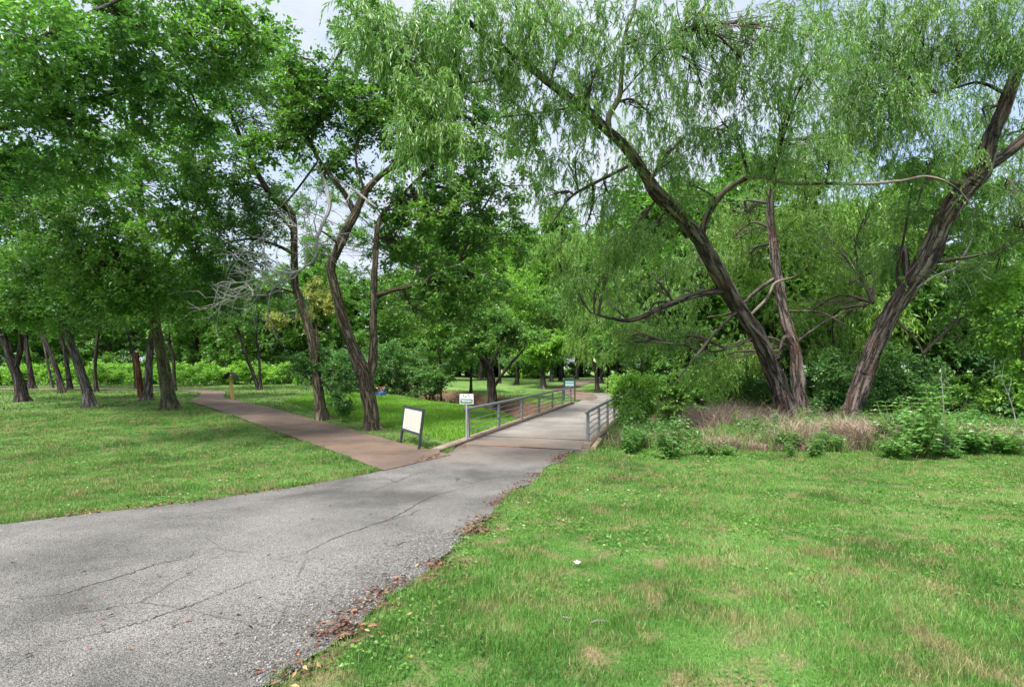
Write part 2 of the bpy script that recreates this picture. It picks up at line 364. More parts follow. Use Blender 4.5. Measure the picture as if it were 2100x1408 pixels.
g.add(np.stack([GX, GY, GZ], -1).reshape(-1, 3), np.stack([i*nx+j, i*nx+j+1, (i+1)*nx+j+1, (i+1)*nx+j], -1).reshape(-1, 4), 0, dirt.ravel())
def grass_cols(t, pos):
    a = noise(t, pos, .55, 5, .6); b = noise(t, pos, 2.6, 4, .65)
    c = ramp(t, a, [(.34, (.06, .155, .03)), (.5, (.11, .25, .05)), (.66, (.18, .315, .09))])
    return mixc(t, mth(t, 'MULTIPLY', mth(t, 'SUBTRACT', b, .495), 5.0, True), c, (.30, .25, .14))
def ground_mat():
    m, t, p = mat('ground'); pos = geo(t)
    c = grass_cols(t, pos); fine = noise(t, pos, 38, 4, .7); c = mixc(t, .75, c, ramp(t, fine, [(.3, (.30, .30, .30)), (.7, (1, 1, 1))]), 'MULTIPLY')
    dn = noise(t, pos, 6, 6, .7); dc = ramp(t, dn, [(.3, (.035, .022, .015)), (.55, (.11, .065, .045)), (.8, (.22, .15, .10))])
    c = mixc(t, attr(t, 'rnd'), c, dc); t.links.new(c, p.inputs['Base Color']); p.inputs['Roughness'].default_value = .95; p.inputs['Specular IOR Level'].default_value = .1
    bump(t, p, mth(t, 'ADD', fine, dn), .9, .05); return m
M['ground'] = ground_mat()
tag(g.obj('ground', M['ground'], smooth=True), kind='structure')
def road_mat(name, base, speck, sc, dirtc, crack=.0, patch=.5):
    m, t, p = mat(name); pos = geo(t)
    vo = N(t, 'ShaderNodeTexVoronoi'); vo.inputs['Scale'].default_value = sc; t.links.new(pos, vo.inputs['Vector'])
    sp = N(t, 'ShaderNodeSeparateColor'); t.links.new(vo.outputs['Color'], sp.inputs[0])
    c = ramp(t, sp.outputs[0], [(0, tuple(x*(1-speck) for x in base)), (.5, base), (1, tuple(min(1, x*(1+speck)) for x in base))])
    big = noise(t, pos, .45, 5, .6); c = mixc(t, .9, c, ramp(t, big, [(.36, (1-patch,)*3), (.5, (.9,)*3), (.62, (1.22,)*3)]), 'MULTIPLY')
    # reddish silt where the road dips to the bridge
    sx = N(t, 'ShaderNodeSeparateXYZ'); t.links.new(pos, sx.inputs[0])
    near = mth(t, 'SUBTRACT', 1.0, mth(t, 'ABSOLUTE', mth(t, 'MULTIPLY', mth(t, 'SUBTRACT', sx.outputs[1], 17.2), .27)), True)
    silt = mth(t, 'MULTIPLY', near, mth(t, 'MULTIPLY', mth(t, 'SUBTRACT', noise(t, pos, .9, 5, .6), .33), 3.2, True), True)
    c = mixc(t, silt, c, dirtc)
    fd = noise(t, pos, 3.2, 6, .65); c = mixc(t, mth(t, 'MULTIPLY', mth(t, 'SUBTRACT', fd, .6), 3, True), c, tuple(x*.55 for x in base))
    hh = mth(t, 'ADD', mth(t, 'MULTIPLY', vo.outputs['Distance'], -1.2), fd)
    if crack:
        v2 = N(t, 'ShaderNodeTexVoronoi', feature='DISTANCE_TO_EDGE'); v2.inputs['Scale'].default_value = .42
        wv = mixc(t, .10, pos, noise(t, pos, 3, 5, .7, out='Color')); t.links.new(wv, v2.inputs['Vector'])
        ck = mth(t, 'SUBTRACT', 1.0, mth(t, 'MULTIPLY', v2.outputs[0], 160), True)
        ck = mth(t, 'MULTIPLY', ck, mth(t, 'MULTIPLY', mth(t, 'SUBTRACT', noise(t, pos, .8, 2), .48), 9, True))
        c = mixc(t, mth(t, 'MULTIPLY', ck, crack), c, (.05, .045, .04)); hh = mth(t, 'SUBTRACT', hh, ck)
    t.links.new(c, p.inputs['Base Color']); p.inputs['Roughness'].default_value = .8; p.inputs['Specular IOR Level'].default_value = .3
    bump(t, p, hh, .8, .012); return m
M['road'] = road_mat('road', (.132, .128, .12), .55, 95, (.18, .125, .095), crack=.8, patch=.55)
M['path'] = road_mat('path', (.135, .098, .078), .3, 90, (.155, .10, .07), patch=.4)
M['concrete'] = road_mat('concrete', (.20, .182, .165), .2, 90, (.19, .125, .09), patch=.35)
a = Acc(); a.add(road_v, road_q); tag(a.obj('road', M['road'], smooth=True), kind='structure')
a = Acc(); a.add(path_v+[0, 0, .006], path_q); tag(a.obj('path', M['path'], smooth=True), kind='structure')
a = Acc(); a.add(far_v, far_q); tag(a.obj('path', M['path'], smooth=True), kind='structure')
a = Acc(); a.add(turn_v, turn_q); tag(a.obj('road', M['concrete'], smooth=True), kind='structure')
# creek water
cc = np.array(CREEK, float); cn = np.gradient(cc, axis=0); cn = np.stack([cn[:, 1], -cn[:, 0]], 1)/np.linalg.norm(cn, axis=1)[:, None]
wv, wq, _ = strip(cc-cn*2.4, cc+cn*2.4, 120, 4, -1.45, zf=lambda x, y: x*0+.55*sm(38, 62, y))
m, t, p = mat('water'); p.inputs['Base Color'].default_value = (.05, .035, .022, 1); p.inputs['Roughness'].default_value = .08; p.inputs['Specular IOR Level'].default_value = .6
bump(t, p, noise(t, geo(t), 3, 3), .15, .02)
a = Acc(); a.add(wv, wq); tag(a.obj('water', m, smooth=True), kind='structure')

# cracks in the road
def crack(l, wd, seed):
    pts = GPs(l); pts = resamp(pts, 70); rg = np.random.default_rng(seed)
    pts = pts+np.cumsum(rg.normal(size=pts.shape)*.006, 0)+rg.normal(size=pts.shape)*.012
    tg = np.gradient(pts, axis=0); nn = np.stack([tg[:, 1], -tg[:, 0]], 1)/(np.linalg.norm(tg, axis=1)[:, None]+1e-9)
    ww = wd*(.35+rg.random(len(pts)))[:, None]*np.sin(np.linspace(.15, 3, len(pts)))[:, None]
    A, B = pts-nn*ww, pts+nn*ww; V = np.concatenate([np.c_[A, H(A[:, 0], A[:, 1])+.0165], np.c_[B, H(B[:, 0], B[:, 1])+.0165]])
    n = len(pts); i = np.arange(n-1); a.add(V, np.stack([i, i+1, n+i+1, n+i], -1))
a = Acc()
for k_, (l, wd) in enumerate([([(1000, 992), (930, 1007), (885, 1021), (838, 1046), (790, 1070), (725, 1092), (680, 1109), (620, 1140), (560, 1152)], .013),
        ([(862, 1045), (840, 1058), (815, 1062), (790, 1072)], .010), ([(776, 977), (800, 984), (806, 990), (840, 975), (900, 958)], .012),
        ([(806, 990), (770, 1005), (700, 1020), (640, 1032)], .006), ([(400, 1130), (395, 1145), (330, 1158), (240, 1190), (130, 1225), (0, 1240)], .009),
        ([(937, 990), (943, 982), (938, 975)], .010), ([(200, 1090), (330, 1068), (470, 1046), (600, 1030)], .006), ([(845, 1110), (830, 1116), (810, 1120)], .008),
        ([(560, 1180), (420, 1240), (250, 1290), (60, 1330)], .006), ([(940, 1102), (922, 1112), (905, 1118)], .008)]): crack(l, wd, k_)
tag(a.obj('road_crack', plain('crack', (.03, .028, .025), .95)), kind='structure')

# ---------------------------------------------------------------- grass
def in_frame(x, y, mar=1.18): return (y > 2.2) & (np.abs(x) < y*1050/F*mar+.8)
def grass_pts(n, x0, x1, y0, y1, keep=None):
    x = x0+(x1-x0)*rng.random(n); y = y0+(y1-y0)*rng.random(n)
    k = in_frame(x, y) & ~inside(x, y, road_poly) & ~inside(x, y, path_poly) & ~inside(x, y, far_poly) & ~inside(x, y, turn_poly)
    k &= ~inside(x, y, [BR(-1.6, -.3), BR(28, -.3), BR(28, bw+.3), BR(-1.6, bw+.3)]); k &= poly_dist(x, y, CREEK) > 2.9
    if keep is not None: k &= keep(x, y)
    return x[k], y[k]
def blades(acc, x, y, hgt, wid, lean=.5):
    n = len(x); z = H(x, y); az = rng.random(n)*2*np.pi; ln = lean*(.3+rng.random(n))
    h = hgt*(.5+.9*rng.random(n)); wd = wid*(.6+.7*rng.random(n))
    D = np.stack([np.cos(az), np.sin(az)], 1); az2 = rng.random(n)*np.pi; S = np.stack([np.cos(az2), np.sin(az2)], 1)
    b = np.stack([x, y], 1); lv = []
    for f_, wf, zf in ((0, 1, -.01), (.35, .85, .62), (1.0, .12, 1.0)):
        c = b+D*(h*ln*f_)[:, None]; zz = z+h*zf*(1-.25*ln*f_)
        lv += [np.c_[c-S*(wd*wf/2)[:, None], zz], np.c_[c+S*(wd*wf/2)[:, None], zz]]
    V = np.stack(lv, 1).reshape(-1, 3); o = (np.arange(n)*6)[:, None]
    acc.add(V, np.concatenate([o+[0, 1, 3, 2], o+[2, 3, 5, 4]], 1).reshape(-1, 4), 0, np.repeat(rng.random(n), 6))
def grass_mat():
    m, t, p = mat('grass_blade'); pos = geo(t); c = grass_cols(t, pos)
    r = attr(t, 'rnd'); c = mixc(t, .8, c, ramp(t, r, [(0, (.55, .6, .5)), (.6, (1.1, 1.1, 1)), (.88, (1.5, 1.4, 1.2))]), 'MULTIPLY')
    c = mixc(t, mth(t, 'GREATER_THAN', r, .93), c, (.36, .30, .15))
    t.links.new(c, p.inputs['Base Color']); p.inputs['Roughness'].default_value = .55; p.inputs['Specular IOR Level'].default_value = .25
    tb = N(t, 'ShaderNodeBsdfTranslucent'); t.links.new(c, tb.inputs[0]); ms = N(t, 'ShaderNodeMixShader'); ms.inputs[0].default_value = .35
    t.links.new(p.outputs[0], ms.inputs[1]); t.links.new(tb.outputs[0], ms.inputs[2]); t.links.new(ms.outputs[0], t.nodes['Material Output'].inputs[0]); return m
M['grass'] = grass_mat()
a = Acc()
tall = lambda x, y: .45+.9*sm(.42, .66, fbm(x+20, y+4, .8))+.7*sm(.5, .75, fbm(x-9, y+14, 3.1))
for (n, x0, x1, y0, y1, h, wd) in [(150000, -3, 7, 2.5, 6, .055, .0048), (260000, -12, 12, 6, 10, .055, .0065), (300000, -19, 18, 10, 16, .06, .010),
                                   (260000, -26, 22, 16, 26, .065, .017), (150000, -48, 30, 26, 48, .075, .034)]:
    x, y = grass_pts(n, x0, x1, y0, y1); blades(a, x, y, h*tall(x, y), wd)
# long bright grass in the hollow left of the bridge
x, y = grass_pts(160000, -13, 2, 17, 40, lambda x, y: (poly_dist(x, y, path_poly[len(path_poly)//2:].tolist()) > 1.6) & (x > -3.2-(y-17)*.75)); 
tag(a.obj('grass', M['grass']), 'short mown green grass with straw coloured patches', 'grass', kind='stuff')
a = Acc(); blades(a, x, y, .15, .018, .35)
m = M['grass'].copy(); m.name = 'lush_lit_blade'  # fresher green copy, with a brightly lit look painted into its colour
for nd in m.node_tree.nodes:
    if nd.type == 'VALTORGB' and abs(nd.color_ramp.elements[0].color[1]-.155) < .01:
        for e_, c_ in zip(nd.color_ramp.elements, ((.10, .26, .02), (.15, .36, .03), (.22, .44, .045))): e_.color = (*c_, 1)
    if nd.type == 'MIX' and abs(nd.inputs[7].default_value[0]-.30) < .01: nd.inputs[7].default_value = (.16, .34, .04, 1)
tag(a.obj('tall_grass', m), 'long fresh green grass, coloured as if brightly lit, in the hollow left of the bridge', 'grass', kind='stuff')
# low clover leaves mixed into the turf
a = Acc(); x, y = grass_pts(120000, -14, 18, 2.6, 17, lambda x, y: fbm(x+3, y+8, .9) > .55)
B = np.c_[x, y, H(x, y)+.02+.025*rng.random(len(x))]; sz = (.018+.018*rng.random(len(x)))*(1+y/14)
leaves(a, B, rng.normal(size=B.shape)*[1, 1, .25], sz, sz*.8, flat=.8)
tag(a.obj('clover', M['leaf_deep']), 'small round clover leaves growing through the turf', 'ground cover', kind='stuff')

# ---------------------------------------------------------------- bridge, railings
def boxq(acc, c0, c1, wd, z0, z1, m=0, bev=0.0):
    """a box along the ground from c0 to c1 (2-D), of width wd, between heights z0 and z1 (scalars or pairs)"""
    c0, c1 = np.asarray(c0, float), np.asarray(c1, float); d = (c1-c0)/np.linalg.norm(c1-c0); n = np.array([d[1], -d[0]])*wd/2
    z0 = np.broadcast_to(z0, 2); z1 = np.broadcast_to(z1, 2); V = []
    b = min(bev, wd/3)
    nb = n*(1-2*b/wd) if wd else n
    for c, za, zb in ((c0, z0[0], z1[0]), (c1, z0[1], z1[1])):
        V += [[*(c-n), za], [*(c+n), za], [*(c+n), zb-b], [*(c+nb), zb], [*(c-nb), zb], [*(c-n), zb-b]]
    q = [[i, (i+1) % 6, (i+1) % 6+6, i+6] for i in range(6)]+[[0, 1, 2, 5], [2, 3, 4, 5], [7, 6, 11, 8], [8, 11, 10, 9]]
    acc.add(V, q, m)
DK = lambda s: .03+.0*s
br = thing('footbridge', (*BR(8, bw/2), 0), 'concrete footbridge deck with low rusty kerbs crossing the creek', 'bridge')
a = Acc(); n_ = 40; ss = np.linspace(-.9, 29, n_); V = []; Q = []
top = np.maximum(.035, np.array([float(H(*BR(s, bw/2))) for s in ss])*(ss > 16)+.035)
for s, z in zip(ss, top): V += [[*BR(s, 0.0), z-.38], [*BR(s, 0.0), z], [*BR(s, bw*.5), z+.012], [*BR(s, bw), z], [*BR(s, bw), z-.38]]
for k_ in range(n_-1): Q += [[5*k_+c, 5*k_+c+1, 5*k_+c+6, 5*k_+c+5] for c in range(4)]+[[5*k_+4, 5*k_, 5*k_+5, 5*k_+9]]
Q += [[0, 1, 2, 4], [2, 3, 4, 4]][:1]
a.add(V, Q); a.obj('deck', M['concrete'], br)
a = Acc(); boxq(a, BR(1.2, .1), BR(1.2, bw-.1), .05, .045, .053); a.obj('joint', M['frame_dark'] if 0 else plain('joint_tar', (.05, .035, .03)), br)
kerbm = plain('kerb', (.19, .145, .11), .9, 0, .45, 3, .6)
a = Acc(); boxq(a, BR(-2.6, -.1), BR(18.9, -.1), .30, -.4, (.14, .19), bev=.04); a.obj('kerb', kerbm, br)
a = Acc(); boxq(a, BR(-.45, bw+.12), BR(18, bw+.12), .26, -.36, (.17, .19), bev=.04); a.obj('kerb', kerbm, br)
a = Acc(); boxq(a, BR(-.78, -.1), BR(-.78, bw+.4), .24, -1.7, .02); a.obj('abutment', M['concrete'], br)
abm = plain('abutment', (.26, .205, .12), .9, 0, .4, 2.5, .8)
a = Acc(); boxq(a, BR(-.9, bw+.41), BR(1.15, bw+.33), .16, -1.6, .16, bev=.03); a.obj('abutment', abm, br)
a = Acc(); boxq(a, BR(1.152, bw+.24), BR(18, bw+.24), .08, -.5, .02, bev=.01); a.obj('beam', plain('beam', (.22, .20, .18), .9, 0, .35, 3, .5), br)
for s in (3.2, 10.5):
    a = Acc(); boxq(a, BR(s, .2), BR(s, bw+.1), .35, -2.2, -.36); a.obj('pier', plain('pier', (.30, .27, .25), .9, 0, .3, 4, .5), br)
def railing(ss, t, z0, h, label, group):
    o = BR(ss[0], t); T = thing('bridge_railing', (o[0], o[1], z0), label, 'railing', group)
    hh = lambda s: z0+.0+h
    a = Acc(); p0 = BR(ss[0], t); p1 = BR(ss[-1], t); e = BR(ss[0]+.10, t)
    tube(a, [[*BR(ss[0]+.0, t), z0+h-.14], [*BR(ss[0]+.015, t), z0+h-.05], [*BR(ss[0]+.09, t), z0+h], [*BR(ss[0]+.4, t), z0+h], [*BR((ss[0]+ss[-1])/2, t), z0+h+.01], [*p1, z0+h+.02]], [.05]*6, n=40, k=10)
    a.obj('top_rail', M['steel'], T, smooth=True)
    for s in ss:
        a = Acc(); c = BR(s, t)
        boxq(a, c-bn*.045, c+bn*.045, .10 if s == ss[0] else .07, z0-.02, z0+h-.06, bev=.0); boxq(a, c-bn*.09, c+bn*.09, .16, z0-.03, z0+.012)
        a.obj('post', M['steel'], T)
    for k_ in range(4):
        a = Acc(); zz = z0+.17+(h-.17)*(k_)/4.05+.02; tube(a, [[*p0, zz], [*BR((ss[0]+ss[-1])/2, t), zz], [*p1, zz]], [.017]*3, n=8, k=6); a.obj('bar', M['steel'], T)
railing([0, 3.3, 6.6, 9.8, 12.9, 15.7, 18.3], -.08, .14, .98, 'longer grey metal railing on the kerb behind the small white and green sign', 'metal railings of the bridge')
railing([0, 2.5, 5.0, 7.4, 9.8, 12.3, 14.8, 17.2], bw+.1, .17, .96, 'grey metal railing running into the leafy shrub above the creek wall', 'metal railings of the bridge')

# ---------------------------------------------------------------- signs and small objects
def frame_from(o, ax, up):  # local frame object: writes boxes in a tilted plane
    ax = unit(np.asarray(ax, float)); up = unit(np.asarray(up, float)); nn = np.cross(ax, up); return np.asarray(o, float), ax, up, nn
def fbox(acc, fr, x0, x1, y0, y1, z0, z1, m=0, r=None):
    o, ax, up, nn = fr; V = [o+ax*x+up*y+nn*z for z in (z0, z1) for x, y in ((x0, y0), (x1, y0), (x1, y1), (x0, y1))]
    acc.add(V, [[3, 2, 1, 0], [4, 5, 6, 7], [0, 1, 5, 4], [1, 2, 6, 5], [2, 3, 7, 6], [3, 0, 4, 7]], m)
def text(s, fr, cx, cy, size, z, m, parent, name='lettering', sx=1.0):
    cu = bpy.data.curves.new('t', 'FONT'); cu.body = s; cu.size = size; cu.align_x = 'CENTER'; cu.align_y = 'CENTER'; cu.extrude = .0008
    cu.offset = size*.012
    to = bpy.data.objects.new('t', cu); COL.objects.link(to); dg = bpy.context.evaluated_depsgraph_get()
    me = bpy.data.meshes.new_from_object(to.evaluated_get(dg)); bpy.data.objects.remove(to)
    o, ax, up, nn = fr; co = np.zeros(len(me.vertices)*3, np.float32); me.vertices.foreach_get('co', co); co = co.reshape(-1, 3)
    w_ = o+ax*(cx+co[:, :1]*sx)+up*(cy+co[:, 1:2])+nn*(z+co[:, 2:3]); me.vertices.foreach_set('co', w_.astype(np.float32).ravel()); me.update()
    me.materials.append(m); ob = bpy.data.objects.new(name, me); COL.objects.link(ob); ob.parent = parent; ob.location = -Vector(parent.location); return ob
white = plain('sign_white', (.78, .78, .76), .45, 0, .05, 6); cream = plain('panel_cream', (.55, .53, .46), .5, 0, .07, 5)
ink = plain('ink', (.03, .03, .03), .6); sgreen = plain('sign_green', (.012, .10, .055), .45, 0, .2, 20); inkpale = plain('ink_pale', (.13, .12, .10), .6)
galv = plain('galvanised', (.33, .34, .34), .5, .4, .25, 12)
# information board, leaning
A_, B_ = GP(822, 907), GP(859, 922)
T = thing('information_board', (A_+B_)/2, 'leaning black framed notice board with a cream text sheet beside the brown path', 'notice board')
ax = unit(B_-A_)*np.array([1, 1, 0]); ax = unit(ax); view = unit(np.array([A_[0], A_[1], 0])); up = unit(np.array([0, 0, 1])+.12*np.array([1, 0, 0])); up = unit(up-ax*np.dot(up, ax)*0)
wd = np.linalg.norm((B_-A_)[:2]); fr = frame_from(A_, ax, up); fr = (fr[0], fr[1], fr[2], -fr[3] if fr[3][1] > 0 else fr[3])
hb = 1.27
for x0 in (0, wd-.0):
    a = Acc(); z_ = float(B_[2]-A_[2]) if x0 else 0; fbox(a, fr, x0-.035, x0+.035, -.1, hb, -.035, .035); a.obj('leg', M['frame_dark'], T)
a = Acc(); fbox(a, fr, .036, wd-.036, hb-.075, hb-.003, -.03, .033); fbox(a, fr, .036, wd-.036, .43, .50, -.03, .033); a.obj('frame', M['frame_dark'], T)
a = Acc(); fbox(a, fr, .036, wd-.036, .502, hb-.077, -.012, .012); pan = a.obj('panel', cream, T)
rg = np.random.default_rng(3); yy = hb-.24; a = Acc()       # the print is too fine to read: rows of small dark dashes
for ln_ in range(14):
    x_ = .10; xe = wd-.10-(0.0 if ln_ % 5 else .18*rg.random())
    while x_ < xe:
        l_ = .012+.028*rg.random(); fbox(a, fr, x_, min(x_+l_, xe), yy, yy+.007, .0125, .0135); x_ += l_+.012
    yy -= .036
a.obj('lettering', inkpale, T)
a = Acc(); fbox(a, fr, wd/2-.09, wd/2+.09, hb-.165, hb-.150, .0125, .014); a.obj('heading', inkpale, T)
# no trespassing sign
q = GP(957, 908); T = thing('warning_sign', q, 'small white and green no trespassing sign on a thin steel post at the railing end', 'sign')
a = Acc(); tube(a, [q-[0, 0, .3], q+[0, 0, .8], q+[0.0, 0, 1.42]], [.035]*3, k=8, n=5); a.obj('post', galv, T)
fr = (q+np.array([0, -.04, 1.32]), np.array([.985, -.17, 0]), np.array([0, 0, 1.]), np.array([-.17, -.985, 0]))
a = Acc(); fbox(a, fr, -.235, .235, 0, .33, 0, .008); a.obj('plate', white, T)
a = Acc(); fbox(a, fr, -.215, .215, .02, .17, .0085, .011); a.obj('band', sgreen, T)
text('NO', fr, 0, .25, .16, .012, ink, T); text('TRESPASSING', fr, 0, .095, .092, .014, white, T, sx=.64)
# far green board
q = GP(1168, 822); q2 = GP(1157, 818); T = thing('park_board', q, 'green park information board on two legs past the far end of the railing', 'notice board')
dB = 39.0; xb = (1157-CX)/F*dB; w_ = 22/F*dB; z0 = float(H(xb, dB)); fr = (np.array([xb, dB, z0]), np.array([1., .0, 0]), np.array([0, 0, 1.]), np.array([0, -1., 0]))
hB = ZC+(HY-776)/F*dB-z0; gfr = plain('board_green', (.01, .05, .035), .5)
for x0 in (0, w_):
    a = Acc(); fbox(a, fr, x0-.045, x0+.045, -.1, hB-.05, -.045, .045); a.obj('leg', gfr, T)
zlow = ZC+(HY-793)/F*dB-z0
a = Acc(); fbox(a, fr, .046, w_-.046, zlow, hB, -.03, .03); a.obj('board', gfr, T)
pb = plain('board_pale', (.30, .42, .42), .4, 0, .3, 30)
a = Acc(); fbox(a, fr, .08, w_-.08, zlow+.06, zlow+.26, .0305, .034); a.obj('map_sheet', pb, T)
a = Acc(); fbox(a, fr, .08, w_-.08, zlow+.30, zlow+.42, .0305, .034); a.obj('map_sheet', pb, T)
# disc golf basket
d_ = 36.0; x_ = (781-CX)/F*d_; z0 = float(H(x_, d_)); q = np.array([x_, d_, z0]); kz = (ZC+(HY-793)/F*d_-z0)/1.35
T = thing('disc_golf_basket', q, 'blue wire disc golf basket with hanging chains and a red and white top band', 'disc golf basket')
blue = plain('basket_blue', (.02, .10, .42), .4, .2); sil = plain('chain', (.55, .56, .56), .35, .8)
a = Acc(); tube(a, [q-[0, 0, .3], q+[0, 0, 1.35*kz]], [.03, .03], n=4, k=8); a.obj('pole', galv, T)
def ring(acc, c, R, r, k=28, m=0):
    th = np.linspace(0, 2*np.pi, k+1); pts = np.stack([c[0]+R*np.cos(th), c[1]+R*np.sin(th), c[2]+0*th], 1)
    acc_pts = pts; ph = np.arange(5)/5*2*np.pi
    V = np.array([[c[0]+(R+r*np.cos(f))*np.cos(t_), c[1]+(R+r*np.cos(f))*np.sin(t_), c[2]+r*np.sin(f)] for t_ in th[:-1] for f in ph]); Q = []
    for i_ in range(k):
        for j_ in range(5): Q.append([i_*5+j_, i_*5+(j_+1) % 5, ((i_+1) % k)*5+(j_+1) % 5, ((i_+1) % k)*5+j_])
    acc.add(V, Q, m)
a = Acc()
for zz, R in ((.58, .30), (.80, .36), (.69, .33)): ring(a, q+[0, 0, zz*kz], R, .016)
for t_ in np.linspace(0, 2*np.pi, 25)[:-1]:
    c_, s_ = math.cos(t_), math.sin(t_); tube(a, [q+[0, 0, .57*kz], q+[.3*c_, .3*s_, .58*kz], q+[.36*c_, .36*s_, .80*kz]], [.008]*3, n=7, k=3)
a.obj('basket', blue, T)
a = Acc()
for t_ in np.linspace(0, 2*np.pi, 13)[:-1]:
    c_, s_ = math.cos(t_), math.sin(t_); tube(a, [q+[.27*c_, .27*s_, 1.26*kz], q+[.17*c_, .17*s_, .95*kz], q+[.04*c_, .04*s_, .74*kz]], [.010]*3, n=8, k=4)
a.obj('chain', sil, T)
a = Acc(); th = np.linspace(0, 2*np.pi, 25)
for i_ in range(24):
    V = [[q[0]+.31*math.cos(t_), q[1]+.31*math.sin(t_), q[2]+z_*kz] for z_ in (1.22, 1.33) for t_ in (th[i_], th[i_+1])]
    a.add(V, [[0, 1, 3, 2]], (i_//4) % 2)
ring(a, q+[0, 0, 1.33*kz], .31, .012); a.obj('band', [plain('band_red', (.35, .02, .02), .5), white], T)
# bird-feeder like post with a little shingled roof by the path bend
q = GP(478, 818); T = thing('roofed_post', q, 'slim pale wooden post with a little dark pitched roof near the path bend', 'trail post')
kq = q[1]/F; wood = plain('pale_wood', (.50, .30, .11), .8, 0, .2, 10, .3); dk = plain('roof_dark', (.03, .028, .026), .9, 0, .3, 12, .4)
a = Acc(); hp = 36*kq; sx_ = -5*kq
tube(a, [q-[0, 0, .2], q+[sx_*.5, 0, hp*.5], q+[sx_, 0, hp]], [.11, .105, .10], n=5, k=4); a.obj('post', wood, T)
for s in (-1, 1):
    a = Acc(); tube(a, [q+[sx_+s*.09, 0, hp-.02], q+[sx_+s*.09, 0, hp+.27]], [.035, .035], n=2, k=4); a.obj('upright', wood, T)
a = Acc(); rx, rz = 12*kq, hp+.27
c0 = q+[sx_, 0, 0]
for s in (-1, 1):
    V = [c0+[0, -.3, rz+.30], c0+[0, .3, rz+.30], c0+[s*rx*.62, .3, rz+.17], c0+[s*rx*.62, -.3, rz+.17], c0+[s*rx, .3, rz-.06], c0+[s*rx, -.3, rz-.06]]
    V += [v-np.array([0, 0, .05]) for v in V]; a.add(V, [[0, 1, 2, 3], [3, 2, 4, 5], [6, 9, 8, 7], [9, 11, 10, 8], [4, 10, 11, 5], [0, 3, 9, 6], [3, 5, 11, 9], [1, 7, 8, 2], [2, 8, 10, 4]])
a.obj('roof', dk, T)
# plastic scrap and twig in the grass
q = GP(1183, 1163); a = Acc(); n_ = 9; gx, gy = np.meshgrid(np.linspace(-.026, .026, n_), np.linspace(-.022, .022, n_)); zz = .045+.028*rng.random(gx.shape)
i = np.arange(n_-1)[:, None]; j = np.arange(n_-1)[None]
a.add(np.stack([q[0]+gx+.01*rng.normal(size=gx.shape), q[1]+gy+.01*rng.normal(size=gx.shape), q[2]+zz], -1).reshape(-1, 3), np.stack([i*n_+j, i*n_+j+1, (i+1)*n_+j+1, (i+1)*n_+j], -1).reshape(-1, 4))
o = a.obj('plastic_scrap', plain('plastic', (.75, .8, .85), .2)); tag(o, 'crumpled piece of clear plastic lying in the lawn', 'litter')
for (pts, lb) in (([(1210, 1286), (1228, 1282), (1250, 1284)], 'pale dry stick lying in the lawn, the longer of two'), ([(1155, 1274), (1163, 1276), (1172, 1277)], 'short pale stick lying in the lawn left of the longer stick')):
    q = GPs(pts); a = Acc(); tube(a, q+[0, 0, .045], [.006, .008, .004], n=8, k=5, wob=.8); tag(a.obj('stick', M['bark_dead']), lb, 'stick')
# fallen leaves and bark litter along the pavement edges and on the road
a = Acc(); B = []
edge = resamp(ROAD_R[3:], 400); pick = edge[rng.integers(0, 400, 2600)]; cl = fbm(pick[:, 0], pick[:, 1]*1.0, 1.6)
pick = pick[cl > .57]; pick = pick+rng.normal(size=pick.shape)*[.10, .10]-[.03, 0]; B.append(pick)
edge = resamp(ROAD_L[2:], 300); e2 = edge[rng.integers(0, 300, 1800)]; e2 = e2[fbm(e2[:, 0], e2[:, 1], 1.2) > .45]; B.append(e2+rng.normal(size=e2.shape)*.13+[0, .08])
B.append(np.array([GP(px, py)[:2] for px, py in zip(rng.uniform(30, 1150, 130), rng.uniform(960, 1400, 130))]))
for c_, n_ in (((715, 1300), 90), ((905, 1160), 120), ((985, 1090), 90), ((880, 1195), 40), ((1010, 1062), 40), ((610, 1385), 60)):
    q = GP(*c_)[:2]; B.append(q+rng.normal(size=(n_, 2))*[.12, .07])
B = np.vstack(B); x, y = B.T; k = in_frame(x, y); B = B[k]; z = H(B[:, 0], B[:, 1])+.022+.03*rng.random(len(B))
sz = (.03+.04*rng.random(len(B)))*(1+B[:, 1]/40)
leaves(a, np.c_[B, z], rng.normal(size=(len(B), 3))*[1, 1, .18], sz, sz*.4, flat=.7)
m, t, p = mat('dead_leaf'); c = ramp(t, attr(t, 'rnd'), [(0, (.03, .02, .014)), (.5, (.095, .047, .028)), (.88, (.19, .08, .045)), (1, (.28, .20, .08))]); t.links.new(c, p.inputs['Base Color']); p.inputs['Roughness'].default_value = .7
tag(a.obj('fallen_leaves', m), 'rust brown fallen leaves along the edges of the road', 'fallen leaves', kind='stuff')
# loose gravel chips along the crumbling right edge
a = Acc(); edge = resamp(ROAD_R[3:7], 300); n_ = 6500; e = edge[rng.integers(0, 300, n_)]; off = -np.abs(rng.normal(size=n_))*.55+.05
e = e+np.c_[off*.8, off*.55*0-off*.3]; k = in_frame(e[:, 0], e[:, 1]); e = e[k]; n_ = len(e); z = H(e[:, 0], e[:, 1])+.014
sz = .005+.007*rng.random(n_); V = unit(rng.normal(size=(n_, 8, 3))*.25+np.array([[-1, -1, -.6], [1, -1, -.6], [1, 1, -.6], [-1, 1, -.6], [-1, -1, .6], [1, -1, .6], [1, 1, .6], [-1, 1, .6]]))*sz[:, None, None]+np.c_[e, z][:, None]
q6 = np.array([[3, 2, 1, 0], [4, 5, 6, 7], [0, 1, 5, 4], [1, 2, 6, 5], [2, 3, 7, 6], [3, 0, 4, 7]])
a.add(V.reshape(-1, 3), (q6[None]+(np.arange(n_)*8)[:, None, None]).reshape(-1, 4), 0, np.repeat(rng.random(n_), 8))
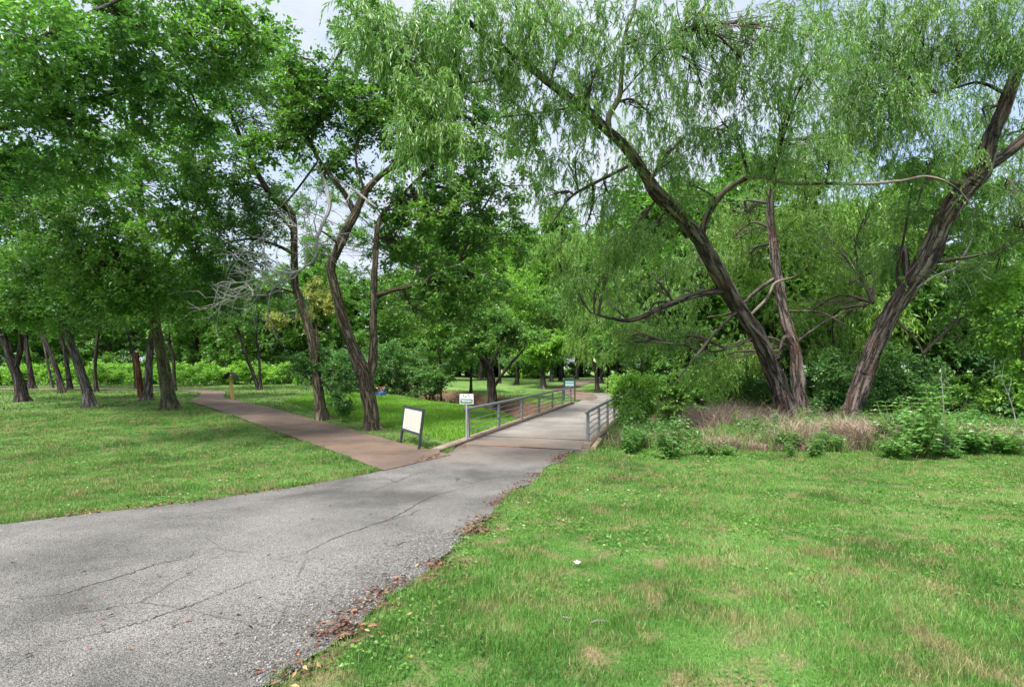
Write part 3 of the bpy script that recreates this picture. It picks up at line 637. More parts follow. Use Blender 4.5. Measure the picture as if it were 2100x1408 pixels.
m, t, p = mat('gravel'); c = ramp(t, attr(t, 'rnd'), [(0, (.055, .053, .05)), (.6, (.13, .127, .12)), (1, (.25, .24, .23))]); t.links.new(c, p.inputs['Base Color']); p.inputs['Roughness'].default_value = .85
tag(a.obj('gravel', m), 'loose pale gravel chips along the crumbling road edge', 'gravel', kind='stuff')

# ---------------------------------------------------------------- trees traced as real limbs with depth
def limb_pts(l, d0): return np.array([P(px, py, d0+dd) for px, py, dd, w_ in l]), np.array([.87*w_/2/F*(d0+dd)/math.sqrt(1+((px-CX)/F)**2) for px, py, dd, w_ in l])
def hero(name, label, group, base, limbs, blobs, bark='bark_dark', leaf='leaf_mid', size=.09, kind='broad', extra=None, flare=.85, dens=1.0, hang=1.0, d0=None):
    """base pixel fixes the spot on the ground; limbs[0] is the trunk; blobs = (px, py, dd, rx px, ry px, depth radius m, clumps)"""
    if len(base) == 3: d0 = base[2]; base = base[:2]
    g0 = GP(*base) if d0 is None else np.array([(base[0]-CX)/F*d0, d0, float(H((base[0]-CX)/F*d0, d0))])
    d0 = g0[1]; T = thing(name, g0, label, 'tree', group)
    anchors = []; full = []; rad = []
    for k_, l in enumerate(limbs):
        pts, r_ = limb_pts(l, d0)
        if k_ == 0: pts[0] = g0-np.array([0, 0, .12])
        else:
            al = np.concatenate(full); q_ = al[np.argmin(np.linalg.norm(al-pts[0], axis=1))]; pts[0] = q_
        a = Acc(); big = r_[0] > .3 and k_ == 0; c, ra = tube(a, pts, r_, n=max(18, len(pts)*(22 if big else 8)), k=36 if big else (16 if r_[0] > .12 else 8), flare=flare if k_ == 0 else 0, ridge=(.2 if big else .13) if r_[0] > .1 else .08, seed=k_*1.3+base[0]*.01, wob=.012 if big else .04)
        a.obj('trunk' if k_ == 0 else 'limb', M[bark], T, smooth=True); anchors.append(c[len(c)//7:] if k_ == 0 else c); full.append(c); rad.append(ra)
    A = np.concatenate(anchors)
    if blobs:
        a = Acc()
        for b in blobs:
            px, py, dd, rx, ry, rd, ns = b[:7]; d = d0+dd; c = P(px, py, d)
            crown_blob(a, c, (rx/F*d, rd, ry/F*d), ns, A, .045+.012*max(rx, ry)/F*d, twig_r=.007 if d < 15 else .012, leaf=size, kind=b[7] if len(b) > 7 else kind, dens=dens, hang=hang)
        a.obj('crown', [M[leaf], M['twig']], T)
    if extra: extra(T, d0)
    return T, A
G_L = 'trees of the shaded grove'
import sys
# --- left grove
hero('grove_tree', 'mossy leaning tree with greenish flaking bark at the corner of the brown path', G_L, (350, 839),
     [[(350, 839, 0, 36), (343, 800, 0, 31), (330, 720, 0, 27), (318, 660, -.3, 25), (308, 600, -.6, 22), (296, 480, -1.5, 18), (280, 330, -3, 14), (262, 150, -5, 9)],
      [(308, 600, -.6, 14), (340, 540, -2, 10), (400, 440, -4, 7)], [(300, 500, -1.2, 12), (220, 400, -3, 9), (120, 300, -6, 6)], [(318, 660, -.3, 10), (250, 600, -2, 7), (170, 540, -4, 4)]],
     [(330, 600, -2, 110, 60, 2.2, 46), (250, 520, -3, 120, 70, 2.5, 52), (390, 480, -4, 110, 80, 2.4, 50), (200, 620, -2.5, 100, 50, 2, 36), (280, 380, -4, 150, 90, 3, 60),
      (400, 330, -5, 110, 100, 2.5, 46), (130, 430, -5, 120, 90, 2.6, 50), (440, 560, -2, 70, 60, 2, 24), (300, 570, 4, 170, 50, 3, 46), (120, 570, 4, 170, 50, 3, 46), (420, 600, 5, 90, 40, 2.6, 26)], 'bark_moss', 'leaf_deep', .125, dens=.85)
hero('grove_tree', 'grey trunk leaning hard to the left with spreading roots on the mown grass', G_L, (187, 834),
     [[(190, 834, 0, 34), (178, 800, 0, 25), (160, 745, 0, 23), (140, 690, 0, 21), (120, 640, -.5, 18), (90, 540, -1.5, 14), (60, 400, -3, 10)], [(120, 640, -.5, 10), (180, 560, -2, 8), (230, 460, -4, 5)]],
     [(120, 610, -1.5, 110, 55, 2.2, 44), (50, 560, -2, 110, 80, 2.4, 48), (190, 540, -3, 100, 70, 2.2, 36), (60, 420, -4, 120, 90, 2.6, 50), (10, 650, -1, 60, 40, 1.6, 18)], 'bark_grey', 'leaf_deep', .125, dens=.85)
hero('grove_tree', 'thick dark forked trunk at the edge of the picture, its fork low down', G_L, (46, 823),
     [[(48, 823, 0, 34), (38, 780, 0, 26), (18, 725, 0, 24), (0, 670, 0, 20), (-30, 600, -1, 16), (-70, 450, -2, 10)], [(32, 760, 0, 16), (42, 715, 0, 15), (45, 660, 0, 13), (52, 600, -1, 10), (70, 480, -2, 7)], [(40, 690, 0, 9), (18, 660, 0, 8), (-10, 620, 0, 6)]],
     [(60, 640, -1, 90, 45, 2, 30), (-20, 600, -1, 90, 60, 2, 30), (70, 500, -2, 110, 80, 2.5, 40)], 'bark_dark', 'leaf_deep', .11)
def broken(T, d0):
    a = Acc(); pts, r_ = limb_pts([(290, 815, -.1, 16), (284, 770, -.25, 16), (280, 738, -.25, 16), (279, 722, -.25, 13)], d0); tube(a, pts, r_, n=16, k=12, ridge=.2); a.obj('broken_stem', M['bark_raw'], T, smooth=True)
hero('grove_tree', 'double trunk tree, one stem snapped off to a reddish stump', G_L, (302, 820),
     [[(304, 820, 0, 26), (304, 790, 0, 20), (306, 740, 0, 18), (312, 690, 0, 17), (322, 640, 0, 14), (350, 520, -1, 9)], [(340, 620, 0, 8), (400, 560, -1, 5)]],
     [(330, 610, 0, 90, 50, 2, 26), (380, 550, -1, 90, 60, 2, 26), (290, 560, 0, 80, 50, 2, 20)], 'bark_grey', 'leaf_mid', .12, extra=broken)
for (nm, b, tr, bl) in (('straight dark trunk leaning left between the grey and the forked trunks', (128, 806), [(130, 806, 0, 20), (122, 780, 0, 15), (108, 735, 0, 14), (90, 695, 0, 12), (60, 640, 0, 9), (20, 560, 0, 6)], [(70, 620, 0, 90, 50, 2.4, 26), (20, 560, 0, 80, 60, 2.4, 22)]),
                        ('dark upright trunk just left of the grey leaning one', (144, 799), [(145, 799, 0, 17), (139, 760, 0, 12), (132, 715, 0, 12), (124, 680, 0, 10), (118, 600, 0, 7)], [(140, 630, 0, 90, 45, 2.4, 26), (110, 560, 0, 90, 60, 2.4, 22)]),
                        ('slender dark trunk that forks just under the leaves right of the grey leaning one', (198, 804), [(198, 804, 0, 12), (195, 760, 0, 9), (198, 710, 0, 9), (203, 680, 0, 7), (215, 640, 0, 5)], [(215, 620, 0, 80, 45, 2.4, 24), (180, 580, 0, 80, 50, 2.4, 20)]),
                        ('reddish brown upright trunk behind the dark forked one', (66, 797), [(66, 797, 0, 20), (62, 760, 0, 14), (55, 715, 0, 13), (50, 670, 0, 11), (45, 600, 0, 8)], [(50, 630, 0, 80, 40, 2.4, 20)]),
                        ('thin pale distant trunk leaning left behind the dark leaning one', (108, 796), [(108, 796, 0, 9), (102, 765, 0, 7), (92, 715, 0, 6), (80, 660, 0, 5)], [(90, 640, 0, 60, 40, 2.2, 16)]),
                        ('slim dark bent trunk close behind the mossy one', (358, 802), [(358, 802, 0, 12), (357, 770, 0, 9), (355, 735, 0, 9), (346, 690, 0, 8), (345, 640, 0, 6)], [(350, 640, 0, 70, 40, 2.2, 22), (390, 600, 0, 70, 50, 2.2, 20)]),
                        ('thin dark trunk behind the double trunk tree', (280, 797), [(280, 797, 0, 10), (277, 760, 0, 8), (272, 720, 0, 8), (262, 680, 0, 6), (250, 630, 0, 5)], [(260, 640, 0, 70, 35, 2.2, 20), (230, 600, 0, 60, 40, 2.2, 14)]),
                        ('dark leaning trunk of the pair behind the roofed post', (532, 799), [(530, 799, 0, 11), (520, 768, 0, 9), (505, 730, 0, 8), (492, 690, 0, 7), (470, 630, 0, 5)], [(480, 650, 0, 70, 40, 2.4, 22), (440, 600, 0, 70, 50, 2.4, 20)]),
                        ('upright slim dark trunk of the pair behind the roofed post', (535, 800), [(535, 800, 0, 8), (533, 765, 0, 7), (530, 720, 0, 6), (526, 690, 0, 5), (530, 630, 0, 4)], [(530, 620, 0, 60, 40, 2.4, 18), (570, 580, 0, 60, 40, 2.4, 16)])):
    hero('grove_tree', nm, G_L, b, [tr], bl, 'bark_dark' if 'pale' not in nm else 'bark_grey', 'leaf_mid' if b[0] % 2 else 'leaf_deep', .13)
# --- big overhead crown: a tree standing just left of the photo, its boughs reach across the upper corner
hero('ash_tree', 'broad tree whose large bright leaved boughs fill the upper corner above the grove', None, (-330, 1000),
     [[(-330, 1000, 0, 60), (-300, 700, 0, 50), (-260, 400, .5, 44), (-180, 200, 1, 34), (-60, 60, 2, 22), (100, -80, 3, 14)], [(-260, 400, .5, 26), (-100, 300, 2, 20), (80, 240, 3, 14), (260, 180, 4, 9), (420, 110, 5, 5)], [(-180, 200, 1, 22), (0, 120, 1, 16), (200, 20, 2, 10), (380, -60, 3, 6)], [(-280, 480, 1, 18), (-120, 430, 3, 13), (40, 400, 4, 8), (140, 380, 5, 4)]],
     [(60, 90, 1.5, 150, 110, 1.8, 46), (250, 60, 3, 130, 100, 1.8, 40), (120, 240, 3, 150, 80, 1.8, 44), (380, 60, 4, 110, 90, 1.8, 34), (310, 190, 4, 130, 80, 1.8, 40), (30, 360, 3, 110, 70, 1.6, 30), (470, 120, 5, 70, 80, 1.5, 26), (500, 30, 4, 60, 60, 1.4, 16), (230, 160, 3.5, 100, 60, 1.6, 24), (-40, 180, 2, 110, 120, 1.6, 30), (170, 340, 5, 90, 60, 1.6, 22), (420, 250, 6, 60, 50, 1.5, 14)],
     'bark_grey', 'leaf_ash', .112, dens=.8, d0=12.5)
# --- ivy tree and the large forked tree
hero('hackberry_tree', 'dark slender tree with a leaf covered lower trunk beside the forked one', None, (660, 861),
     [[(660, 861, 0, 30), (655, 820, 0, 25), (648, 760, 0, 23), (640, 700, 0, 22), (620, 630, .3, 20), (605, 580, .5, 19), (603, 500, .5, 17), (598, 440, .5, 17), (560, 405, .3, 16), (525, 350, 0, 14), (500, 300, -.3, 13), (482, 255, -.7, 12), (460, 200, -1, 9), (440, 100, -1.5, 6)],
      [(603, 520, .5, 9), (560, 500, 1, 8), (510, 490, 1, 6), (440, 505, 1, 4)], [(500, 300, -.3, 7), (540, 290, 0, 6), (590, 250, 0, 4)], [(605, 590, .5, 6), (600, 480, 1.5, 6), (560, 430, 2, 4)]],
     [(640, 745, .3, 42, 30, .8, 11), (695, 765, -.3, 45, 36, .8, 15), (605, 750, .4, 40, 30, .8, 8), (700, 820, -.4, 22, 25, .4, 6), (520, 240, -1, 90, 80, 2, 30), (480, 380, -1, 90, 80, 2, 34), (430, 180, -1.5, 80, 80, 2, 26), (540, 440, 1, 90, 60, 1.8, 26), (470, 500, 1, 80, 60, 2, 26), (560, 150, -1, 80, 70, 2, 24), (530, 620, 2, 90, 50, 2, 22)],
     'bark_brown', 'leaf_cool', .10)
rgd = np.random.default_rng(21)
def dead_branch(T, d0):
    a = Acc()
    def rec(p, v, r, ln, lev, px_r):
        n = 5; pts = [p]; vv = v.copy()
        for _ in range(n):
            vv = unit(vv+rgd.normal(size=3)*.20+np.array([0, 0, -.015])); pts.append(pts[-1]+vv*ln/n)
        tube(a, pts, [r]+[r*(1-.17*(k_+1)) for k_ in range(n)], wob=.6, seed=int(rgd.integers(1e6)), n=9, k=5 if r > .012 else 3)
        if lev == 0: return
        for k_ in range(rgd.integers(3, 6)):
            i_ = rgd.integers(1, n+1); b = pts[i_]; d = unit(vv+rgd.normal(size=3)*np.array([.85, .5, .85])); rec(b, d, r*.55, ln*(.5+.35*rgd.random()), lev-1, 0)
    D = d0-1.6
    main = [P(653, 342, D+1.4), P(668, 378, D+1), P(676, 420, D+.6), P(662, 460, D+.3), P(650, 490, D), P(646, 527, D), P(625, 548, D), P(600, 560, D-.2), P(566, 562, D-.4)]
    tube(a, main, [.06, .08, .075, .065, .06, .06, .05, .04, .025], n=40, k=8, wob=.3)
    dirs = [((600, 560), (430, 610), 1.0), ((600, 560), (440, 560), 1.0), ((610, 556), (450, 510), 1.0), ((605, 560), (500, 470), .9), ((612, 556), (545, 650), .8), ((646, 527), (560, 440), .9), ((650, 490), (590, 430), .8), ((566, 562), (420, 640), .9), ((650, 500), (720, 480), .6), ((566, 562), (480, 540), .8), ((625, 548), (530, 430), .9), ((650, 480), (620, 380), .7), ((566, 562), (400, 590), .9), ((605, 560), (470, 640), .7)]
    for (s, e, q_) in dirs:
        p, e_ = P(*s, D), P(*e, D+rgd.normal()*.7); v = e_-p; rec(p, unit(v), .033, np.linalg.norm(v)*.68, 2, 0)
    p = P(549, 640, D); rec(p, np.array([-.05, 0, -1.]), .018, 1.1, 1, 0)
    tube(a, [P(612, 556, D), P(560, 590, D), P(549, 640, D), P(545, 680, D)], [.035, .025, .02, .012], n=14, k=5)
    tube(a, [P(676, 360, D+1.2), P(720, 385, D+1), P(772, 425, D+1), P(752, 410, D+1)], [.045, .05, .055, .04], n=14, k=6, wob=.2)
    for s, e in (((700, 370), (740, 440)), ((720, 385), (700, 470)), ((680, 400), (640, 440)), ((676, 430), (740, 470)), ((690, 480), (760, 560)), ((665, 350), (625, 410))):
        p, e_ = P(*s, D+.8), P(*e, D+.6); rec(p, unit(e_-p), .02, np.linalg.norm(e_-p)*.7, 1, 0)
    a.obj('dead_branch', M['bark_dead'], T, smooth=True)
hero('forked_tree', 'big brown forked tree with a bare grey dead branch beside the path', None, (763, 881),
     [[(765, 881, 0, 36), (760, 840, 0, 30), (752, 800, 0, 31), (745, 765, 0, 34), (725, 715, 0, 28), (704, 655, 0, 25), (690, 605, 0, 23), (678, 550, 0, 22), (690, 520, 0, 21), (708, 475, 0, 21), (728, 440, 0, 20), (748, 395, .1, 16), (780, 360, .2, 14), (810, 334, .4, 13), (850, 270, .6, 9), (880, 190, 1, 6)],
      [(758, 790, .05, 24), (764, 745, .25, 23), (766, 680, .4, 19), (766, 600, .5, 17), (770, 530, .5, 14), (778, 450, .6, 10), (815, 410, .8, 7), (850, 372, 1, 5)],
      [(727, 440, .1, 15), (712, 405, .2, 13), (690, 375, .2, 12), (655, 330, .2, 11), (636, 290, .2, 10), (615, 262, .1, 10), (585, 232, 0, 8), (548, 205, -.3, 5), (500, 160, -.5, 4)],
      [(770, 612, .5, 14), (800, 597, .8, 11), (845, 585, 1, 10), (872, 578, 1.2, 8), (902, 548, 1.5, 6), (940, 540, 2, 4)],
      [(655, 330, .2, 6), (600, 400, 1, 5), (560, 440, 1.5, 3)], [(680, 540, 0, 8), (690, 500, -.4, 6), (655, 470, -1, 4)], [(752, 395, .1, 7), (730, 330, 0, 6), (735, 260, 0, 5), (720, 180, 0, 3)], [(640, 290, .2, 5), (660, 230, .3, 4), (665, 160, .3, 3)]],
     [(600, 200, -.5, 70, 70, 1.6, 26), (660, 250, 0, 80, 80, 1.8, 28), (750, 230, .3, 80, 80, 1.8, 34), (850, 260, .8, 80, 80, 1.8, 32), (930, 330, 1.5, 80, 90, 2, 34), (880, 430, 1.5, 80, 70, 2, 32), (960, 470, 2.5, 80, 70, 2, 30), (820, 500, 1.8, 70, 60, 1.6, 22), (900, 590, 2, 80, 50, 1.8, 30), (850, 640, 1.5, 60, 40, 1.5, 18), (970, 580, 3, 70, 60, 1.8, 22), (620, 120, -.5, 60, 50, 1.6, 12), (800, 150, .8, 70, 80, 1.8, 24), (900, 170, 1.5, 70, 90, 1.8, 26), (980, 260, 2.5, 70, 80, 1.8, 20), (1010, 400, 3.5, 60, 80, 1.8, 16), (700, 330, .4, 60, 50, 1.4, 10), (1050, 480, 4, 40, 50, 1.4, 9), (1030, 220, 3, 50, 60, 1.4, 10), (1080, 380, 4, 40, 50, 1.4, 6), (540, 60, -.6, 50, 40, 1.4, 8), (760, 20, .5, 50, 50, 1.6, 14), (960, 380, 2, 60, 60, 1.6, 14), (1060, 300, 3.5, 50, 60, 1.4, 9), (760, 100, .5, 60, 60, 1.6, 16), (690, 180, 0, 60, 50, 1.6, 16), (560, 300, 0, 60, 50, 1.6, 14), (900, 80, 1.5, 60, 60, 1.6, 14), (800, 420, 1.5, 50, 50, 1.4, 12), (930, 640, 2.5, 70, 35, 1.6, 18)],
     'bark_brown', 'leaf_deep', .12, extra=dead_branch, dens=.9)
# --- willows
WV = 'willows on the creek bank'
hero('willow_tree', 'rugged leaning willow whose long limb arches up over the road toward the viewer', WV, (1612, 868, 23.0),
     [[(1612, 868, 0, 58), (1606, 830, 0, 46), (1590, 770, -.3, 42), (1560, 700, -.9, 40), (1520, 640, -1.5, 38), (1490, 590, -2, 36), (1462, 540, -2.6, 36), (1435, 490, -3.2, 36), (1400, 450, -3.8, 33), (1350, 400, -4.7, 33), (1330, 370, -5.1, 28), (1290, 310, -6.2, 24), (1250, 270, -7, 22), (1200, 225, -7.8, 20), (1120, 165, -8.6, 18), (1060, 115, -9.2, 15), (1002, 78, -9.8, 13), (930, 20, -10.4, 9)],
      [(1438, 492, -3.2, 20), (1450, 445, -3.4, 17), (1480, 398, -3.8, 15), (1520, 370, -4.2, 13), (1560, 362, -4.6, 12), (1620, 376, -5, 9), (1700, 376, -5.4, 8), (1780, 377, -5.8, 8), (1850, 370, -6.2, 7), (1905, 362, -6.5, 7), (1960, 385, -6.8, 5), (2000, 430, -7, 3)],
      [(1246, 268, -7, 15), (1250, 235, -7, 14), (1270, 200, -7.1, 13), (1275, 150, -7.3, 11), (1280, 80, -7.5, 9), (1300, 20, -7.8, 7), (1310, -50, -8, 5)],
      [(1480, 608, -2, 20), (1430, 604, -2.3, 16), (1370, 625, -2.8, 14), (1300, 655, -3.2, 11), (1250, 652, -3.6, 7), (1210, 640, -4, 4)],
      [(1500, 650, -1.7, 9), (1460, 690, -2.6, 7), (1420, 740, -3.2, 5), (1380, 790, -3.6, 3)], [(1282, 350, -5.6, 9), (1220, 375, -6.5, 8), (1170, 405, -7.2, 6), (1130, 460, -7.8, 4)], [(1540, 700, -1, 8), (1470, 720, -2, 5), (1390, 705, -3, 4), (1300, 700, -4, 3)],
      [(1540, 640, -1.3, 8), (1572, 612, -1.2, 7), (1590, 580, -1.0, 6), (1632, 566, -.8, 4), (1660, 540, -.6, 2)], [(1583, 734, -.3, 20), (1598, 732, -.8, 17), (1604, 730, -.95, 12)], [(1275, 200, -7.1, 5), (1330, 130, -7.4, 4), (1400, 60, -7.8, 3)], [(1060, 115, -9.2, 6), (1010, 160, -10, 5), (930, 175, -10.6, 4), (880, 200, -11, 3)], [(1180, 235, -7.8, 7), (1100, 232, -8, 5), (1030, 240, -8.4, 4)]],
     [(870, 255, -11.2, 62, 55, .6, 15), (830, 70, -11, 90, 70, 1.0, 20), (930, 90, -10.8, 80, 60, 1.0, 18), (1000, 40, -10, 90, 60, 1.2, 18), (1090, 60, -9.5, 90, 80, 1.3, 22), (1180, 60, -8.8, 80, 70, 1.3, 20), (1150, 200, -8.6, 70, 60, 1.2, 11), (1220, 150, -8, 70, 80, 1.3, 16), (1310, 80, -7.8, 80, 90, 1.4, 20), (1330, 230, -6.5, 70, 80, 1.4, 14), (1010, 150, -9.8, 70, 50, 1, 8), (1400, 60, -7.6, 80, 70, 1.4, 16),
      (1250, 400, -6, 70, 60, 1.3, 14), (870, 190, -11.2, 60, 50, .6, 14), (1310, 310, -5.4, 60, 50, 1.3, 10), (1400, 290, -5, 60, 60, 1.4, 14), (1440, 180, -6.5, 70, 60, 1.4, 16), (1100, 300, -7.6, 60, 50, 1.2, 8), (1060, 230, -8.2, 60, 40, 1.2, 10), (1130, 400, -6.6, 50, 50, 1.2, 7), (1360, 330, -4.6, 60, 40, 1.3, 10), (1040, 100, -9.6, 60, 50, 1.1, 12), (1190, 260, -7.4, 60, 50, 1.2, 8), (1600, 60, -7.2, 90, 70, 1.5, 18), (1460, 30, -7.4, 90, 50, 1.5, 16), (900, 290, -11.3, 45, 45, .5, 10), (760, 50, -11, 60, 60, .8, 10), (840, 310, -11.4, 35, 35, .4, 6), (1200, 470, -5, 60, 60, 1.4, 7), (1240, 560, -4, 60, 50, 1.4, 9), (1290, 480, -4.6, 50, 50, 1.2, 14), (1180, 590, -4, 50, 40, 1.3, 12), (1340, 470, -4, 60, 50, 1.3, 12), (1420, 520, 0, 60, 50, 1.4, 16), (1410, 600, 0, 60, 40, 1.2, 14), (1180, 330, -7.4, 70, 60, 1.2, 5), (1260, 520, -4, 60, 70, 1.3, 11), (1330, 560, -2, 80, 60, 1.2, 18), (1240, 610, -1.8, 70, 50, 1.4, 13), (1330, 660, -.6, 80, 50, 1.2, 24), (1400, 690, 0, 70, 50, 1.2, 18), (1280, 700, -1, 70, 40, 1.2, 18), (1420, 380, -4, 80, 60, 1.5, 14), (1560, 330, -4.8, 90, 50, 1.5, 16), (1700, 330, -5.6, 100, 50, 1.4, 16), (1480, 250, -6, 90, 80, 1.6, 18), (1520, 120, -7, 100, 90, 1.6, 22), (1640, 180, -7, 110, 90, 1.6, 24)],
     'bark_willow', 'leaf_willow', .12, kind='willow', hang=.8, dens=.42)
hero('willow_tree', 'upright willow stem close behind the leaning one, dark furrowed bark', WV, (1652, 864, 24.2),
     [[(1655, 866, 0, 50), (1643, 835, 0, 34), (1636, 770, 0, 34), (1632, 720, 0, 30), (1612, 660, 0, 28), (1598, 590, 0, 24), (1590, 540, 0, 22), (1584, 480, 0, 20), (1580, 420, 0, 18), (1592, 330, -.5, 14), (1612, 220, -1, 11), (1650, 80, -1.5, 8)],
      [(1588, 570, 0, 12), (1560, 590, 0, 10), (1500, 640, -.2, 6), (1450, 650, -.4, 3)], [(1632, 720, 0, 9), (1610, 690, -.3, 8), (1598, 720, -.4, 6)], [(1645, 700, 0, 7), (1700, 655, 0, 5), (1790, 620, 0, 3)], [(1600, 640, 0, 6), (1680, 640, 0, 5), (1740, 670, -.4, 3)]],
     [(1540, 440, 5, 100, 60, 2, 30), (1690, 480, 5, 100, 80, 2, 34), (1540, 540, 5, 80, 60, 2, 26), (1730, 590, 5, 90, 60, 2, 24), (1660, 640, 5, 100, 60, 2, 28), (1650, 400, 5, 90, 50, 2, 20), (1490, 500, 3, 80, 60, 2, 20), (1540, 720, 4.5, 80, 50, 1.6, 22), (1710, 720, 4.5, 90, 50, 1.6, 22), (1640, 300, -.5, 110, 70, 2, 24), (1780, 280, -1, 110, 80, 2, 28), (1800, 150, -1.5, 120, 90, 2, 28), (1680, 60, -1.5, 110, 80, 2, 24), (1450, 750, 1, 80, 50, 1.6, 18), (1780, 430, .5, 100, 70, 2, 20)],
     'bark_willow', 'leaf_willow_far', .13, kind='willow', dens=.5)
def stub(T, d0):
    a = Acc(); pts, r_ = limb_pts([(1862, 595, -1.2, 24), (1858, 560, -1.2, 20), (1855, 515, -1.2, 19), (1853, 508, -1.2, 12)], d0); tube(a, pts, r_, n=12, k=10, ridge=.15); a.obj('broken_stub', M['bark_willow'], T, smooth=True)
    a = Acc()
    for s, e in (((1960, 385), (1905, 362)), ((2000, 420), (1960, 385)), ((1975, 500), (2000, 430)), ((1940, 560), (1985, 510)), ((1960, 545), (2003, 470)), ((2010, 480), (2000, 420)), ((1880, 590), (1960, 550))):
        D = d0-1.8; p0, p1 = P(*e, D), P(*s, D); tube(a, [p0, (p0+p1)/2+rgd.normal(size=3)*.08, p1], [.03, .022, .014], n=7, k=4)
    for _ in range(26):
        s = (1960+rgd.normal()*30, 540+rgd.normal()*25); D = d0-1.8; p = P(*s, D); v = unit(rgd.normal(size=3)*[1, .5, 1]); tube(a, [p, p+v*.3+rgd.normal(size=3)*.06, p+v*.7], [.012, .009, .005], n=5, k=3)
    a.obj('dead_branch', M['bark_dead'], T)
hero('willow_tree', 'thick willow leaning right out of the picture, reddish ridged bark', WV, (1742, 874, 22.6),
     [[(1738, 876, 0, 60), (1752, 830, 0, 44), (1775, 765, -.2, 46), (1800, 700, -.5, 46), (1835, 630, -.9, 48), (1870, 575, -1.3, 50), (1905, 520, -1.7, 56), (1930, 460, -2, 52), (1970, 400, -2.4, 54), (2010, 350, -2.8, 60), (2030, 290, -3.2, 42), (2060, 220, -3.5, 38), (2085, 150, -3.8, 34), (2110, 80, -4, 28), (2150, -40, -4.4, 22)],
      [(2005, 350, -2.8, 38), (2050, 325, -3, 34), (2095, 290, -3.2, 32), (2160, 220, -3.6, 24)], [(1900, 545, -1.6, 13), (1970, 530, -2, 9), (2040, 515, -2.3, 7), (2120, 480, -2.6, 5)], [(2040, 190, -3.4, 12), (2010, 170, -3.4, 9), (1960, 180, -3.5, 7), (1890, 200, -3.6, 4)],
      [(1850, 610, -1, 10), (1840, 560, -1.2, 8), (1855, 480, -1.5, 6), (1870, 380, -2, 4)], [(1980, 380, -2.4, 14), (1905, 368, -3, 8), (1880, 420, -3, 5)], [(1840, 650, -.8, 8), (1880, 700, -.4, 6), (1900, 750, 0, 4)]],
     [(1960, 90, -4, 110, 90, 1.8, 32), (2080, 300, .5, 60, 60, 1.5, 16), (2060, 380, 1, 60, 60, 1.5, 16), (1980, 300, 1, 50, 50, 1.5, 10), (1850, 230, -3.8, 110, 80, 1.8, 30), (1900, 330, -3, 90, 60, 1.7, 18), (2060, 80, -4.5, 90, 90, 1.6, 24), (2020, 240, -2, 60, 60, 1.4, 14), (1780, 80, -4, 110, 90, 1.8, 28), (2080, 450, -2.4, 70, 80, 1.5, 22), (1900, 440, -1, 80, 60, 1.6, 14), (1830, 520, 0, 80, 60, 1.6, 16), (1990, 640, .5, 70, 60, 1.5, 12), (1720, 200, -3.4, 100, 80, 1.8, 20), (1900, 30, -4.2, 110, 60, 1.8, 20), (2040, 560, 0, 70, 50, 1.5, 14)],
     'bark_willow', 'leaf_willow', .12, kind='willow', extra=stub, dens=.62)
# --- middle distance trees beyond the creek
MD = 'park trees beyond the creek'
def mid(label, base, d, tr, bl, bark='bark_dark', leaf='leaf_mid', size=.13, kind='broad', dens=1.0, name='park_tree'):
    hero(name, label, MD, base, tr, bl, bark, leaf, size, kind, d0=d, dens=dens)
mid('short forked dark tree on the bare creek bank with a dense dark green crown', (1012, 824), 39, [[(1012, 824, 0, 26), (1008, 790, 0, 20), (1003, 760, 0, 20), (992, 735, 0, 17), (980, 700, 0, 11), (970, 660, 0, 8)], [(1015, 800, 0, 8), (1025, 775, 0, 7), (1048, 745, 0, 6), (1075, 715, 0, 5)], [(1003, 755, 0, 10), (1020, 720, 0, 8), (1040, 670, 0, 6)]],
    [(1020, 700, 0, 60, 28, 2, 30), (960, 710, 0, 40, 22, 1.6, 16), (1060, 690, .5, 50, 28, 1.8, 22), (1010, 660, .5, 60, 30, 2, 26), (975, 660, 0, 50, 35, 1.8, 20)], leaf='leaf_deep')
mid('small round tree with a bright yellow green crown between the dark trees', (1115, 794), 50, [[(1114, 796, 0, 15), (1113, 775, 0, 11), (1112, 755, 0, 11), (1110, 735, 0, 8), (1112, 700, 0, 5)]],
    [(1115, 720, 0, 42, 24, 2, 34), (1085, 725, 0, 32, 20, 1.8, 18), (1140, 715, 0, 32, 20, 1.8, 16), (1120, 690, 0, 38, 20, 2, 20)], 'bark_grey', 'leaf_light', .15)
mid('slender trunk standing just left of the forked dark tree', (966, 800), 46, [[(966, 802, 0, 8), (966, 770, 0, 6), (967, 735, 0, 6), (962, 690, 0, 4)]], [(962, 735, 0, 22, 16, 1.2, 10), (950, 690, 0, 40, 25, 1.8, 18)], leaf='leaf_mid')
mid('dark trunk with a flared foot on the far lawn left of the bright crown', (1060, 790), 54, [[(1061, 791, 0, 12), (1061, 772, 0, 8), (1060, 740, 0, 7), (1058, 690, 0, 5)]], [(1060, 740, 0, 32, 16, 1.8, 16), (1055, 690, 0, 45, 28, 2.4, 24)], leaf='leaf_cool')
mid('dark trunk on the far lawn right of the bright crown', (1131, 786), 58, [[(1131, 787, 0, 10), (1131, 765, 0, 8), (1131, 735, 0, 7), (1135, 690, 0, 5)]], [(1140, 735, 0, 30, 18, 1.8, 16), (1135, 650, 0, 60, 45, 3, 34), (1100, 640, 0, 50, 45, 3, 26)], leaf='leaf_mid')
mid('thin trunk on the far lawn behind the forked dark tree', (1025, 790), 56, [[(1025, 790, 0, 8), (1025, 770, 0, 6), (1024, 740, 0, 6), (1020, 690, 0, 4)]], [(1010, 620, 0, 70, 50, 3, 40), (1060, 600, 0, 60, 50, 3, 30)], leaf='leaf_light')
